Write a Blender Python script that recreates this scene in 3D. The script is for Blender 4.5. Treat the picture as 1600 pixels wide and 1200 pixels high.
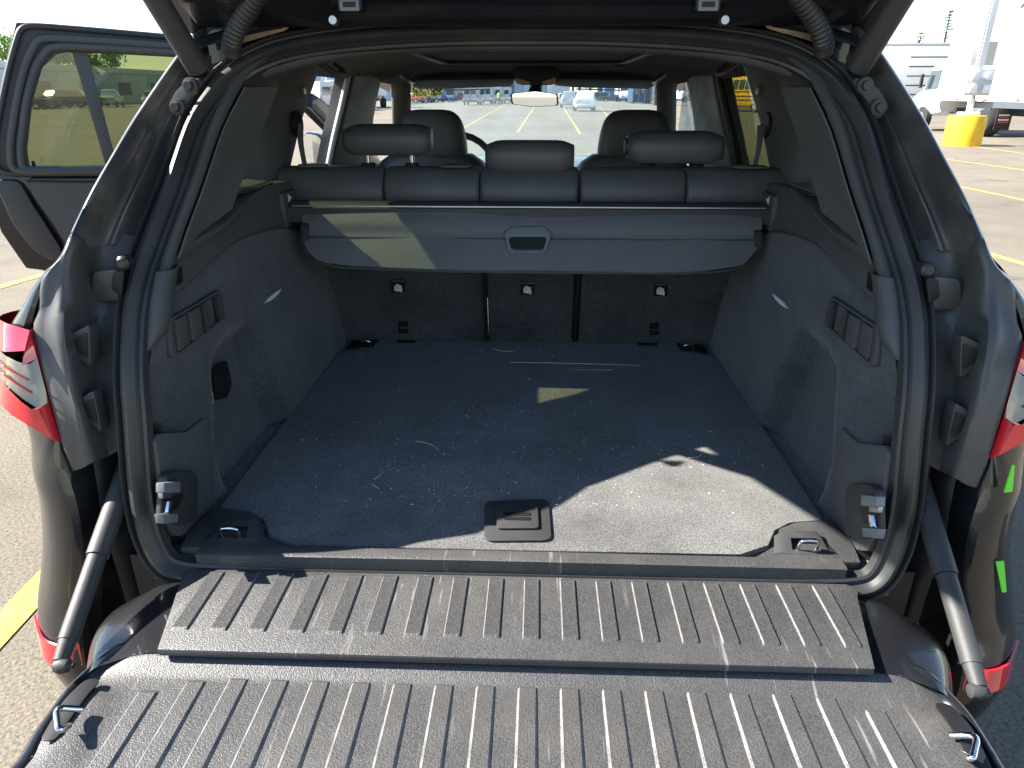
import bpy, bmesh, math, random
import numpy as np
from mathutils import Vector, Matrix

R = math.radians
scene = bpy.context.scene
for _o in list(bpy.data.objects):
    bpy.data.objects.remove(_o)

# ------------------------------------------------------------------ camera
F = 1090.0                                   # focal length in photo pixels (1600 wide)
PITCH, YAW = R(22.66), R(2.08)
CAM = np.array([0.03, 0.0, 1.53])
FW = np.array([-math.sin(YAW) * math.cos(PITCH), math.cos(YAW) * math.cos(PITCH), -math.sin(PITCH)])
RT = np.array([math.cos(YAW), math.sin(YAW), 0.0])
UP = np.cross(RT, FW)
cd = bpy.data.cameras.new('camera')
cam = bpy.data.objects.new('camera', cd)
scene.collection.objects.link(cam)
cd.sensor_fit = 'HORIZONTAL'
cd.sensor_width = 36.0
cd.lens = 36.0 * F / 1600.0
cd.clip_start = 0.05
cd.clip_end = 2000
cam.matrix_world = Matrix(((RT[0], UP[0], -FW[0], CAM[0]), (RT[1], UP[1], -FW[1], CAM[1]), (RT[2], UP[2], -FW[2], CAM[2]), (0, 0, 0, 1)))
scene.camera = cam

# ------------------------------------------------------------------ sky and sun
LIGHT = np.array([1.25, -0.04, -1.0])        # the way the sunlight travels
LIGHT = LIGHT / np.linalg.norm(LIGHT)
SUN_EL = math.asin(-LIGHT[2])
SUN_AZ = math.atan2(-LIGHT[0], -LIGHT[1])    # clockwise from +Y
world = bpy.data.worlds.new('World')
scene.world = world
world.use_nodes = True
wn = world.node_tree
wn.nodes.clear()
sky = wn.nodes.new('ShaderNodeTexSky')
sky.sky_type = 'NISHITA'
sky.sun_disc = False
sky.sun_elevation = SUN_EL
sky.sun_rotation = SUN_AZ
sky.air_density = 1.0
sky.dust_density = 0.12
sky.ozone_density = 1.5
bg = wn.nodes.new('ShaderNodeBackground')
bg.inputs['Strength'].default_value = 0.075
wo = wn.nodes.new('ShaderNodeOutputWorld')
wn.links.new(sky.outputs[0], bg.inputs[0])
wn.links.new(bg.outputs[0], wo.inputs[0])
sl = bpy.data.lights.new('sun', 'SUN')
sl.energy = 5.0
sl.angle = R(0.53)
sl.color = (1.0, 0.95, 0.86)
sun = bpy.data.objects.new('sun', sl)
scene.collection.objects.link(sun)
sun.rotation_euler = Vector(LIGHT).to_track_quat('-Z', 'Y').to_euler()
sun.location = (-30, 0, 30)
vs = scene.view_settings
vs.view_transform = 'Standard'
vs.look = 'None'
vs.gamma = 1.0
vs.use_curve_mapping = False
vs.exposure = 2.12
scene.render.film_transparent = False
scene.cycles.use_denoising = True
scene.cycles.max_bounces = 10
scene.cycles.transparent_max_bounces = 16
scene.cycles.caustics_reflective = False
scene.cycles.caustics_refractive = False

COL = scene.collection
rnd = random.Random(7)

# ------------------------------------------------------------------ photo pixel -> point on a real surface
def ray(px, py):
    return FW + RT * (px - 800) / F - UP * (py - 600) / F
def oz(px, py, z):
    d = ray(px, py); return CAM + d * (z - CAM[2]) / d[2]
def oy(px, py, Y):
    d = ray(px, py); return CAM + d * (Y - CAM[1]) / d[1]
def ox(px, py, X):
    d = ray(px, py); return CAM + d * (X - CAM[0]) / d[0]
def opl(px, py, p0, n):
    d = ray(px, py); n = np.array(n, float)
    return CAM + d * (np.dot(np.array(p0) - CAM, n) / np.dot(d, n))
# the boot aperture is a curved surface Y = aperture(z)
ZS = [.5, .82, 1.0, 1.1, 1.2, 1.3, 1.4, 1.5, 1.58, 1.65, 1.8]
YS = [.925, .935, .965, .99, 1.05, 1.13, 1.225, 1.325, 1.405, 1.47, 1.60]
def aperture(z):
    return float(np.interp(z, ZS, YS))
def oap(px, py, off=0.0):
    d = ray(px, py); a, b = .4, 4.0
    for _ in range(50):
        m = (a + b) / 2; p = CAM + d * m
        if p[1] - aperture(p[2]) - off < 0: a = m
        else: b = m
    return CAM + d * a
def flip(p, s):                              # mirror to the side s of the car (car centre is x = 0)
    return np.array([abs(p[0]) * s, p[1], p[2]])

# ------------------------------------------------------------------ mesh helpers
def tag(o, label=None, cat=None, group=None, kind=None):
    if label: o['label'] = label
    if cat: o['category'] = cat
    if group: o['group'] = group
    if kind: o['kind'] = kind
    return o
def link(name, me, parent=None):
    o = bpy.data.objects.new(name, me)
    COL.objects.link(o)
    if parent is not None: o.parent = parent
    return o
def empty(name, loc=(0, 0, 0), rz=0.0, label=None, cat=None, group=None):
    o = bpy.data.objects.new(name, None)
    COL.objects.link(o)
    o.location = loc; o.rotation_euler = (0, 0, rz)
    o.empty_display_size = .2
    return tag(o, label, cat, group)
def finish(bm, name, mat, parent=None, smooth=35, fix=True):
    if fix: bmesh.ops.recalc_face_normals(bm, faces=bm.faces)
    me = bpy.data.meshes.new(name)
    bm.to_mesh(me); bm.free()
    if smooth:
        me.shade_smooth()
        me.set_sharp_from_angle(angle=R(smooth))
    mats = mat if isinstance(mat, (list, tuple)) else [mat]
    for m in mats: me.materials.append(m)
    return link(name, me, parent)
def cr(pts, n, closed=False):                # Catmull-Rom, n points per span
    pts = [np.array(p, float) for p in pts]
    m = len(pts); out = []
    spans = m if closed else m - 1
    for i in range(spans):
        p1, p2 = pts[i], pts[(i + 1) % m]
        p0 = pts[(i - 1) % m] if (closed or i > 0) else 2 * p1 - p2
        p3 = pts[(i + 2) % m] if (closed or i + 2 < m) else 2 * p2 - p1
        for k in range(n):
            t = k / n
            out.append(.5 * ((2 * p1) + (p2 - p0) * t + (2 * p0 - 5 * p1 + 4 * p2 - p3) * t * t + (3 * p1 - p0 - 3 * p2 + p3) * t ** 3))
    if not closed: out.append(pts[-1])
    return out
def loft(name, rows, mat, parent=None, nu=1, nv=1, cu=False, cv=False, thick=0.0, smooth=35, caps=False):
    rows = [cr(r, nu, cu) if nu > 1 else [np.array(p, float) for p in r] for r in rows]
    if nv > 1:
        cols = [cr([r[j] for r in rows], nv, cv) for j in range(len(rows[0]))]
        rows = [[c[i] for c in cols] for i in range(len(cols[0]))]
    bm = bmesh.new()
    g = [[bm.verts.new(p) for p in r] for r in rows]
    nr, nc = len(g), len(g[0])
    for i in range(nr if cv else nr - 1):
        for j in range(nc if cu else nc - 1):
            q = [g[i][j], g[i][(j + 1) % nc], g[(i + 1) % nr][(j + 1) % nc], g[(i + 1) % nr][j]]
            try: bm.faces.new(q)
            except ValueError: pass
    if caps:
        for r in (g[0], g[-1]):
            try: bm.faces.new(r)
            except ValueError: pass
    bmesh.ops.remove_doubles(bm, verts=bm.verts, dist=1e-5)
    if thick:
        bmesh.ops.recalc_face_normals(bm, faces=bm.faces)
        bmesh.ops.solidify(bm, geom=bm.faces[:], thickness=thick)
    return finish(bm, name, mat, parent, smooth)
def frames(path, closed, ref):
    n = len(path); out = []
    for i, p in enumerate(path):
        a = path[(i - 1) % n] if (closed or i > 0) else p
        b = path[(i + 1) % n] if (closed or i < n - 1) else p
        t = b - a; t = t / (np.linalg.norm(t) + 1e-9)
        r = np.array(ref(i, p) if callable(ref) else ref, float)
        v = r - t * np.dot(r, t); v = v / (np.linalg.norm(v) + 1e-9)
        out.append((p, np.cross(t, v), v))
    return out
def sweep(name, path, profile, mat, parent=None, closed=False, ref=(0, 0, 1), n=1, smooth=40, pclosed=True, caps=True):
    path = cr(path, n, closed) if n > 1 else [np.array(p, float) for p in path]
    rows = [[p + u * a + v * b for a, b in profile] for p, u, v in frames(path, closed, ref)]
    return loft(name, rows, mat, parent, cu=pclosed, cv=closed, smooth=smooth, caps=caps and not closed and pclosed)
def tube(name, path, r, mat, parent=None, seg=10, closed=False, n=1, smooth=60):
    path = cr(path, n, closed) if n > 1 else [np.array(p, float) for p in path]
    m = len(path)
    rr = [r] * m if not isinstance(r, (list, tuple)) else list(np.interp(np.linspace(0, 1, m), np.linspace(0, 1, len(r)), r))
    d = path[-1] - path[0] if not closed else np.array([0, 0, 1.0])
    ref = np.array([0, 0, 1.0]) if abs(d[2]) < .8 * np.linalg.norm(d) + 1e-9 else np.array([0, 1.0, .1])
    rows = []
    for (p, u, v), q in zip(frames(path, closed, ref), rr):
        rows.append([p + u * q * math.cos(2 * math.pi * k / seg) + v * q * math.sin(2 * math.pi * k / seg) for k in range(seg)])
    return loft(name, rows, mat, parent, cu=True, cv=closed, smooth=smooth, caps=not closed)
def bar(a, b, r0, r1, mat, name, parent=None, seg=14):
    return tube(name, [a, b], [r0, r1], mat, parent, seg=seg)
def bevel(bm, w, seg=2, ang=30):
    if w <= 0: return
    es = [e for e in bm.edges if len(e.link_faces) == 2 and e.calc_face_angle(0) > R(ang)]
    if es: bmesh.ops.bevel(bm, geom=es, offset=w, segments=seg, profile=.6, affect='EDGES', clamp_overlap=True)
def prism(name, outline, mat, parent=None, d=(0, 0, .01), bev=.002, holes=(), smooth=35, seg=2):
    """closed outline of 3-D points (planar) pushed along d, edges rounded"""
    d = np.array(d, float)
    bm = bmesh.new()
    def ringv(pts, off): return [bm.verts.new(np.array(p) + off) for p in pts]
    a, b = ringv(outline, d * 0), ringv(outline, d)
    n = len(outline)
    if not holes:
        bm.faces.new(a); bm.faces.new(b[::-1])
        for i in range(n): bm.faces.new((a[i], b[i], b[(i + 1) % n], a[(i + 1) % n]))
    else:                                    # outer ring bridged to one hole with the same number of points
        h = holes[0]
        c, e = ringv(h, d * 0), ringv(h, d)
        for i in range(n):
            j = (i + 1) % n
            bm.faces.new((a[i], a[j], c[j], c[i])); bm.faces.new((b[j], b[i], e[i], e[j]))
            bm.faces.new((a[j], a[i], b[i], b[j])); bm.faces.new((c[i], c[j], e[j], e[i]))
    bmesh.ops.recalc_face_normals(bm, faces=bm.faces)
    bevel(bm, bev, seg)
    return finish(bm, name, mat, parent, smooth)
def boxm(name, size, mat, parent=None, loc=(0, 0, 0), rot=None, bev=.004, seg=2, taper=None, smooth=35):
    bm = bmesh.new()
    bmesh.ops.create_cube(bm, size=1)
    for v in bm.verts:
        t = 1.0
        if taper and v.co.z > 0: t = taper
        v.co = Vector((v.co.x * size[0] * t, v.co.y * size[1] * t, v.co.z * size[2]))
    bevel(bm, bev, seg)
    M = Matrix.Translation(Vector(loc)) @ (rot.to_4x4() if rot is not None else Matrix.Identity(4))
    bmesh.ops.transform(bm, matrix=M, verts=bm.verts)
    return finish(bm, name, mat, parent, smooth)
def rot(x=0, y=0, z=0):
    return (Matrix.Rotation(R(z), 3, 'Z') @ Matrix.Rotation(R(y), 3, 'Y') @ Matrix.Rotation(R(x), 3, 'X'))
def lathe(name, prof, mat, parent=None, loc=(0, 0, 0), axis='Z', seg=24, smooth=40, rotm=None):
    rows = []
    for k in range(seg):
        a = 2 * math.pi * k / seg; c, s = math.cos(a), math.sin(a)
        rw = []
        for r, h in prof:
            p = Vector((r * c, r * s, h)) if axis == 'Z' else (Vector((h, r * c, r * s)) if axis == 'X' else Vector((r * c, h, r * s)))
            if rotm is not None: p = rotm @ p
            rw.append(np.array(p) + np.array(loc))
        rows.append(rw)
    return loft(name, rows, mat, parent, cv=True, smooth=smooth)
def rrect(w, h, r, n=5, cx=0, cy=0):
    out = []
    for (sx, sy, a0) in ((1, 1, 0), (-1, 1, 90), (-1, -1, 180), (1, -1, 270)):
        for k in range(n + 1):
            a = R(a0 + 90 * k / n)
            out.append((cx + sx * (w / 2 - r) + r * math.cos(a), cy + sy * (h / 2 - r) + r * math.sin(a)))
    return out
def roundpoly(pts, r, n=4):
    """round the corners of a 3-D polygon"""
    pts = [np.array(p, float) for p in pts]; m = len(pts); out = []
    for i in range(m):
        a, b, c = pts[i - 1], pts[i], pts[(i + 1) % m]
        u, v = a - b, c - b
        lu, lv = np.linalg.norm(u), np.linalg.norm(v)
        q = min(r, lu * .45, lv * .45)
        p0, p1 = b + u / lu * q, b + v / lv * q
        for k in range(n + 1):
            t = k / n
            out.append((1 - t) ** 2 * p0 + 2 * t * (1 - t) * b + t * t * p1)
    return out
def copy_tree(o, parent=None):
    c = o.copy(); COL.objects.link(c); c.parent = parent
    for ch in list(o.children): copy_tree(ch, c)
    return c
def inset(pts, k):                           # shrink a planar outline towards its centre
    c = sum(np.array(p) for p in pts) / len(pts)
    return [c + (np.array(p) - c) * k for p in pts]

# ------------------------------------------------------------------ materials
MATS = {}
def _n(nt, t, **kw):
    nd = nt.nodes.new(t)
    for k, v in kw.items(): setattr(nd, k, v)
    return nd
def mat(name, col, rough=.5, metal=0.0, spec=.5, var=0.0, vscale=6.0, grain=0.0, gscale=400.0, bump=0.0, bscale=400.0,
        dust=0.0, dcol=(.34, .30, .25), dscale=3.0, coat=0.0, sheen=0.0, scratch=0.0, trans=0.0, emit=None, rvar=0.0):
    """procedural surface: large soft variation, fine grain, relief, dust film and scratches"""
    if name in MATS: return MATS[name]
    m = bpy.data.materials.new(name); m.use_nodes = True
    nt = m.node_tree; b = nt.nodes['Principled BSDF']
    b.inputs['Roughness'].default_value = rough
    b.inputs['Metallic'].default_value = metal
    b.inputs['Specular IOR Level'].default_value = spec
    if coat: b.inputs['Coat Weight'].default_value = coat; b.inputs['Coat Roughness'].default_value = .04
    if sheen: b.inputs['Sheen Weight'].default_value = sheen; b.inputs['Sheen Roughness'].default_value = .4
    if trans: b.inputs['Transmission Weight'].default_value = trans
    if emit:
        b.inputs['Emission Color'].default_value = (*emit[:3], 1); b.inputs['Emission Strength'].default_value = emit[3]
    tc = _n(nt, 'ShaderNodeTexCoord')
    L = nt.links.new
    def noise(scale, detail=3, rough_=.55):
        q = _n(nt, 'ShaderNodeTexNoise'); q.inputs['Scale'].default_value = scale
        q.inputs['Detail'].default_value = detail; q.inputs['Roughness'].default_value = rough_
        L(tc.outputs['Object'], q.inputs['Vector']); return q.outputs['Fac']
    def mul(colsock, fac, lo, hi):           # multiply colour by lo..hi following fac
        mr = _n(nt, 'ShaderNodeMapRange'); mr.inputs['From Min'].default_value = .3; mr.inputs['From Max'].default_value = .7
        mr.inputs['To Min'].default_value = lo; mr.inputs['To Max'].default_value = hi; L(fac, mr.inputs['Value'])
        vm = _n(nt, 'ShaderNodeVectorMath', operation='SCALE'); L(colsock, vm.inputs[0]); L(mr.outputs[0], vm.inputs['Scale'])
        return vm.outputs[0]
    rgb = _n(nt, 'ShaderNodeRGB'); rgb.outputs[0].default_value = (*col, 1)
    c = rgb.outputs[0]
    if var: c = mul(c, noise(vscale, 4), 1 - var, 1 + var)
    if grain: c = mul(c, noise(gscale, 2, .7), 1 - grain, 1 + grain)
    rsock = None
    if dust:
        f = noise(dscale, 6, .65)
        mr = _n(nt, 'ShaderNodeMapRange'); mr.inputs['From Min'].default_value = .42; mr.inputs['From Max'].default_value = .75
        mr.inputs['To Min'].default_value = dust * .25; mr.inputs['To Max'].default_value = dust; L(f, mr.inputs['Value'])
        mx = _n(nt, 'ShaderNodeMix', data_type='RGBA'); L(mr.outputs[0], mx.inputs[0]); L(c, mx.inputs[6]); mx.inputs[7].default_value = (*dcol, 1)
        c = mx.outputs[2]
        mr2 = _n(nt, 'ShaderNodeMapRange'); mr2.inputs['To Min'].default_value = rough; mr2.inputs['To Max'].default_value = min(1, rough + .5)
        L(mr.outputs[0], mr2.inputs['Value']); rsock = mr2.outputs[0]
    if rvar and rsock is None:
        mr2 = _n(nt, 'ShaderNodeMapRange'); mr2.inputs['From Min'].default_value = .3; mr2.inputs['From Max'].default_value = .7
        mr2.inputs['To Min'].default_value = max(.02, rough - rvar); mr2.inputs['To Max'].default_value = min(1, rough + rvar)
        L(noise(9, 5, .6), mr2.inputs['Value']); rsock = mr2.outputs[0]
    if scratch:                              # thin pale scuffs in two directions, gathered in patches
        patch = noise(3.5, 3)
        for ang, scl, thr in ((.6, (60, 4, 4), .66), (-.9, (70, 5, 5), .69), (1.9, (45, 3, 3), .70)):
            mp = _n(nt, 'ShaderNodeMapping'); mp.inputs['Rotation'].default_value = (0, 0, ang); mp.inputs['Scale'].default_value = scl
            L(tc.outputs['Object'], mp.inputs[0])
            q = _n(nt, 'ShaderNodeTexNoise'); q.inputs['Scale'].default_value = 1.6; q.inputs['Detail'].default_value = 2; L(mp.outputs[0], q.inputs[0])
            mr = _n(nt, 'ShaderNodeMapRange'); mr.inputs['From Min'].default_value = thr; mr.inputs['From Max'].default_value = thr + .05
            mr.inputs['To Max'].default_value = scratch; L(q.outputs['Fac'], mr.inputs['Value'])
            mk = _n(nt, 'ShaderNodeMapRange'); mk.inputs['From Min'].default_value = .42; mk.inputs['From Max'].default_value = .62; L(patch, mk.inputs['Value'])
            mm = _n(nt, 'ShaderNodeMath', operation='MULTIPLY'); L(mr.outputs[0], mm.inputs[0]); L(mk.outputs[0], mm.inputs[1])
            mx = _n(nt, 'ShaderNodeMix', data_type='RGBA'); L(mm.outputs[0], mx.inputs[0]); L(c, mx.inputs[6]); mx.inputs[7].default_value = (.30, .29, .28, 1)
            c = mx.outputs[2]
    L(c, b.inputs['Base Color'])
    if rsock is not None: L(rsock, b.inputs['Roughness'])
    if bump:
        bp = _n(nt, 'ShaderNodeBump'); bp.inputs['Strength'].default_value = bump; bp.inputs['Distance'].default_value = .002
        L(noise(bscale, 2, .6), bp.inputs['Height']); L(bp.outputs[0], b.inputs['Normal'])
    MATS[name] = m
    return m
def glass(name, tint, film=0.0, fcol=(.6, .6, .58), refl=1.0):
    """thin pane: tinted see-through, fresnel mirror, a pale film that scatters light"""
    if name in MATS: return MATS[name]
    m = bpy.data.materials.new(name); m.use_nodes = True
    nt = m.node_tree; nt.nodes.clear(); L = nt.links.new
    out = _n(nt, 'ShaderNodeOutputMaterial')
    tr = _n(nt, 'ShaderNodeBsdfTransparent'); tr.inputs[0].default_value = (*tint, 1)
    gl = _n(nt, 'ShaderNodeBsdfGlossy'); gl.inputs['Roughness'].default_value = .005; gl.inputs['Color'].default_value = (refl, refl, refl, 1)
    lw = _n(nt, 'ShaderNodeLayerWeight'); lw.inputs['Blend'].default_value = .5
    pw = _n(nt, 'ShaderNodeMath', operation='POWER'); L(lw.outputs['Facing'], pw.inputs[0]); pw.inputs[1].default_value = 5.0
    fr = _n(nt, 'ShaderNodeMath', operation='MULTIPLY_ADD'); L(pw.outputs[0], fr.inputs[0]); fr.inputs[1].default_value = .9; fr.inputs[2].default_value = .045
    mx = _n(nt, 'ShaderNodeMixShader'); L(fr.outputs[0], mx.inputs[0]); L(tr.outputs[0], mx.inputs[1]); L(gl.outputs[0], mx.inputs[2])
    last = mx.outputs[0]
    if film:
        df = _n(nt, 'ShaderNodeBsdfDiffuse'); df.inputs[0].default_value = (*fcol, 1)
        tl = _n(nt, 'ShaderNodeBsdfTranslucent'); tl.inputs[0].default_value = (*fcol, 1)
        m2 = _n(nt, 'ShaderNodeMixShader'); m2.inputs[0].default_value = .5; L(df.outputs[0], m2.inputs[1]); L(tl.outputs[0], m2.inputs[2])
        tc = _n(nt, 'ShaderNodeTexCoord'); q = _n(nt, 'ShaderNodeTexNoise'); q.inputs['Scale'].default_value = 7; q.inputs['Detail'].default_value = 6
        L(tc.outputs['Object'], q.inputs['Vector'])
        mr = _n(nt, 'ShaderNodeMapRange'); mr.inputs['From Min'].default_value = .3; mr.inputs['From Max'].default_value = .7
        mr.inputs['To Min'].default_value = film * .6; mr.inputs['To Max'].default_value = film * 1.4; L(q.outputs['Fac'], mr.inputs['Value'])
        m3 = _n(nt, 'ShaderNodeMixShader'); L(mr.outputs[0], m3.inputs[0]); L(last, m3.inputs[1]); L(m2.outputs[0], m3.inputs[2]); last = m3.outputs[0]
    L(last, out.inputs[0])
    MATS[name] = m
    return m
def asphalt():
    m = bpy.data.materials.new('sun bleached asphalt'); m.use_nodes = True
    nt = m.node_tree; b = nt.nodes['Principled BSDF']; L = nt.links.new
    tc = _n(nt, 'ShaderNodeTexCoord')
    def noise(scale, detail=3, r=.55, src=None):
        q = _n(nt, 'ShaderNodeTexNoise'); q.inputs['Scale'].default_value = scale; q.inputs['Detail'].default_value = detail
        q.inputs['Roughness'].default_value = r; L(src or tc.outputs['Object'], q.inputs['Vector']); return q.outputs['Fac']
    def ramp(f, stops):
        q = _n(nt, 'ShaderNodeValToRGB'); e = q.color_ramp.elements
        e[0].position, e[0].color = stops[0][0], (*stops[0][1], 1); e[1].position, e[1].color = stops[-1][0], (*stops[-1][1], 1)
        for p, c in stops[1:-1]:
            k = e.new(p); k.color = (*c, 1)
        L(f, q.inputs[0]); return q.outputs[0]
    agg = noise(85, 4, .75)
    c = ramp(agg, [(.30, (.052, .045, .036)), (.45, (.152, .133, .105)), (.58, (.206, .180, .143)), (.75, (.31, .275, .225))])
    big = noise(.16, 6, .6)
    mx = _n(nt, 'ShaderNodeMix', data_type='RGBA', blend_type='MULTIPLY'); mx.inputs[0].default_value = 1
    L(c, mx.inputs[6]); L(ramp(big, [(.25, (.72, .72, .73)), (.5, (.98, .97, .95)), (.75, (1.12, 1.1, 1.05))]), mx.inputs[7])
    med = noise(1.7, 5, .6)
    mxm = _n(nt, 'ShaderNodeMix', data_type='RGBA', blend_type='MULTIPLY'); mxm.inputs[0].default_value = 1
    L(mx.outputs[2], mxm.inputs[6]); L(ramp(med, [(.28, (.70, .69, .68)), (.40, (.92, .92, .92)), (.6, (1.04, 1.03, 1.01)), (.75, (1.12, 1.1, 1.07))]), mxm.inputs[7]); mx = mxm
    # long tar cracks and dark streaks
    mp = _n(nt, 'ShaderNodeMapping'); mp.inputs['Scale'].default_value = (.16, .55, 1); L(tc.outputs['Object'], mp.inputs[0])
    nz = noise(1.2, 6, .62, mp.outputs[0])
    mr = _n(nt, 'ShaderNodeMapRange'); mr.inputs['From Min'].default_value = .485; mr.inputs['From Max'].default_value = .5; L(nz, mr.inputs['Value'])
    mr2 = _n(nt, 'ShaderNodeMapRange'); mr2.inputs['From Min'].default_value = .515; mr2.inputs['From Max'].default_value = .5; L(nz, mr2.inputs['Value'])
    mm = _n(nt, 'ShaderNodeMath', operation='MULTIPLY'); L(mr.outputs[0], mm.inputs[0]); L(mr2.outputs[0], mm.inputs[1])
    mb = noise(.9, 3); mr3 = _n(nt, 'ShaderNodeMapRange'); mr3.inputs['From Min'].default_value = .5; mr3.inputs['From Max'].default_value = .62; mr3.inputs['To Max'].default_value = .75; L(mb, mr3.inputs['Value'])
    mm2 = _n(nt, 'ShaderNodeMath', operation='MULTIPLY'); L(mm.outputs[0], mm2.inputs[0]); L(mr3.outputs[0], mm2.inputs[1])
    m3 = _n(nt, 'ShaderNodeMix', data_type='RGBA'); L(mm2.outputs[0], m3.inputs[0]); L(mx.outputs[2], m3.inputs[6]); m3.inputs[7].default_value = (.07, .065, .06, 1)
    L(m3.outputs[2], b.inputs['Base Color'])
    b.inputs['Roughness'].default_value = .9; b.inputs['Specular IOR Level'].default_value = .25
    bp = _n(nt, 'ShaderNodeBump'); bp.inputs['Strength'].default_value = .9; bp.inputs['Distance'].default_value = .006
    L(agg, bp.inputs['Height']); L(bp.outputs[0], b.inputs['Normal'])
    return m
def carpet(name, col, worn=.0):
    m = bpy.data.materials.new(name); m.use_nodes = True
    nt = m.node_tree; b = nt.nodes['Principled BSDF']; L = nt.links.new
    tc = _n(nt, 'ShaderNodeTexCoord')
    def noise(scale, detail=3, r=.55):
        q = _n(nt, 'ShaderNodeTexNoise'); q.inputs['Scale'].default_value = scale; q.inputs['Detail'].default_value = detail
        q.inputs['Roughness'].default_value = r; L(tc.outputs['Object'], q.inputs['Vector']); return q.outputs['Fac']
    def rng(f, a, b_, lo, hi):
        q = _n(nt, 'ShaderNodeMapRange'); q.inputs['From Min'].default_value = a; q.inputs['From Max'].default_value = b_
        q.inputs['To Min'].default_value = lo; q.inputs['To Max'].default_value = hi; L(f, q.inputs['Value']); return q.outputs[0]
    fib = noise(460, 2, .85)
    rgb = _n(nt, 'ShaderNodeRGB'); rgb.outputs[0].default_value = (*col, 1)
    v1 = _n(nt, 'ShaderNodeVectorMath', operation='SCALE'); L(rgb.outputs[0], v1.inputs[0]); L(rng(fib, .34, .66, .15, 2.0), v1.inputs['Scale'])
    v2 = _n(nt, 'ShaderNodeVectorMath', operation='SCALE'); L(v1.outputs[0], v2.inputs[0]); L(rng(noise(5.5, 6, .65), .3, .7, .62, 1.42), v2.inputs['Scale'])
    c = v2.outputs[0]
    # pale lint and brushed scuffs
    lint = _n(nt, 'ShaderNodeMath', operation='MULTIPLY'); L(rng(noise(260, 2, .5), .70, .76, 0, .55 + worn), lint.inputs[0]); L(rng(noise(3.2, 4), .42, .68, .15, 1), lint.inputs[1])
    mx = _n(nt, 'ShaderNodeMix', data_type='RGBA'); L(lint.outputs[0], mx.inputs[0]); L(c, mx.inputs[6]); mx.inputs[7].default_value = (.42, .42, .42, 1)
    scf = _n(nt, 'ShaderNodeMath', operation='MULTIPLY'); L(rng(noise(16, 5, .7), .60, .78, 0, .16 + worn * .3), scf.inputs[0]); L(rng(noise(2.1, 3), .5, .66, 0, 1), scf.inputs[1])
    mx2 = _n(nt, 'ShaderNodeMix', data_type='RGBA'); L(scf.outputs[0], mx2.inputs[0]); L(mx.outputs[2], mx2.inputs[6]); mx2.inputs[7].default_value = (.28, .28, .28, 1)
    L(mx2.outputs[2], b.inputs['Base Color'])
    b.inputs['Roughness'].default_value = .95; b.inputs['Specular IOR Level'].default_value = .12
    b.inputs['Sheen Weight'].default_value = .25; b.inputs['Sheen Roughness'].default_value = .5
    bp = _n(nt, 'ShaderNodeBump'); bp.inputs['Strength'].default_value = .55; bp.inputs['Distance'].default_value = .0025
    L(fib, bp.inputs['Height']); L(bp.outputs[0], b.inputs['Normal'])
    return m

M_ASPHALT = asphalt()
M_YELLOW = mat('worn yellow line paint', (.52, .335, .04), .85, grain=.6, gscale=75, var=.3, vscale=2, bump=.6, bscale=85, dust=.85, dcol=(.20, .175, .14), dscale=11)
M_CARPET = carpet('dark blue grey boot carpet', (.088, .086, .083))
M_CARPETW = carpet('dark boot side carpet', (.048, .050, .055), .18)
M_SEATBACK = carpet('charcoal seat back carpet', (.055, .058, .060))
M_GRAIN = mat('grained black sill plastic', (.040, .041, .044), .40, spec=.5, var=.14, grain=.6, gscale=480, bump=.55, bscale=480, dust=.12, dscale=5, scratch=.5)
M_GRAINW = mat('scuffed edge with painted highlight', (.15, .147, .142), .38, spec=.55, var=.35, vscale=30, grain=.5, gscale=520, bump=.6, bscale=520)  # rib edges: scuffs, plus the sunlit highlight put into the pale colour
M_PLAST = mat('black trim plastic', (.030, .031, .033), .54, spec=.5, var=.10, bump=.25, bscale=700, dust=.05, rvar=.05)
M_PLASTD = mat('deep black plastic', (.010, .010, .011), .5, spec=.35, var=.1)
M_TRIM = mat('dark grey interior trim', (.078, .080, .080), .55, spec=.4, var=.08, bump=.25, bscale=900, rvar=.08)
M_RUBBER = mat('black rubber seal', (.016, .017, .019), .42, spec=.5, var=.15, dust=.10)
M_PAINT = mat('black metallic car paint', (.006, .007, .010), .25, spec=.25, coat=.55, dust=.05, dscale=2.2)
M_JAMB = mat('dusty dark body jamb paint', (.016, .018, .024), .34, spec=.5, coat=.35, dust=.42, dscale=5.5)
M_JPLAST = mat('dusty jamb cover plastic', (.034, .036, .040), .40, spec=.5, var=.12, dust=.16, dscale=5, bump=.12, bscale=600)
M_HEAD = mat('graphite roof lining', (.13, .128, .12), .95, spec=.1, var=.06, grain=.15, gscale=500)
M_LEATHER = mat('black seat leather', (.080, .082, .086), .46, spec=.5, var=.14, bump=.35, bscale=330)
M_FABRIC = mat('blue grey cover cloth', (.118, .124, .130), .62, spec=.4, var=.10, grain=.18, gscale=700, bump=.4, bscale=600, dust=.05)
M_TRIM2 = mat('mid grey pillar panel', (.105, .107, .105), .6, spec=.35, var=.07, bump=.2, bscale=900, scratch=.12)
M_RING = mat('satin grey trim ring', (.15, .165, .18), .35, spec=.5)
M_CHROME = mat('bright chrome', (.75, .76, .78), .12, metal=1.0)
M_STEEL = mat('dull zinc steel', (.42, .43, .45), .36, metal=1.0, var=.2, dust=.12)
M_RED = mat('red lamp lens', (.62, .012, .022), .10, spec=.6, coat=1.0, var=.12, vscale=20)
M_REDD = mat('deep red lamp lens', (.30, .006, .012), .10, spec=.6, coat=1.0)
M_CLEAR = mat('smoked ribbed lamp lens', (.15, .115, .08), .15, spec=.6, coat=1.0, var=.3, vscale=30)
M_GREEN = mat('fluorescent green tape', (.16, .72, .05), .6)
M_WHITEP = mat('white print', (.75, .76, .78), .6)
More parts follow.
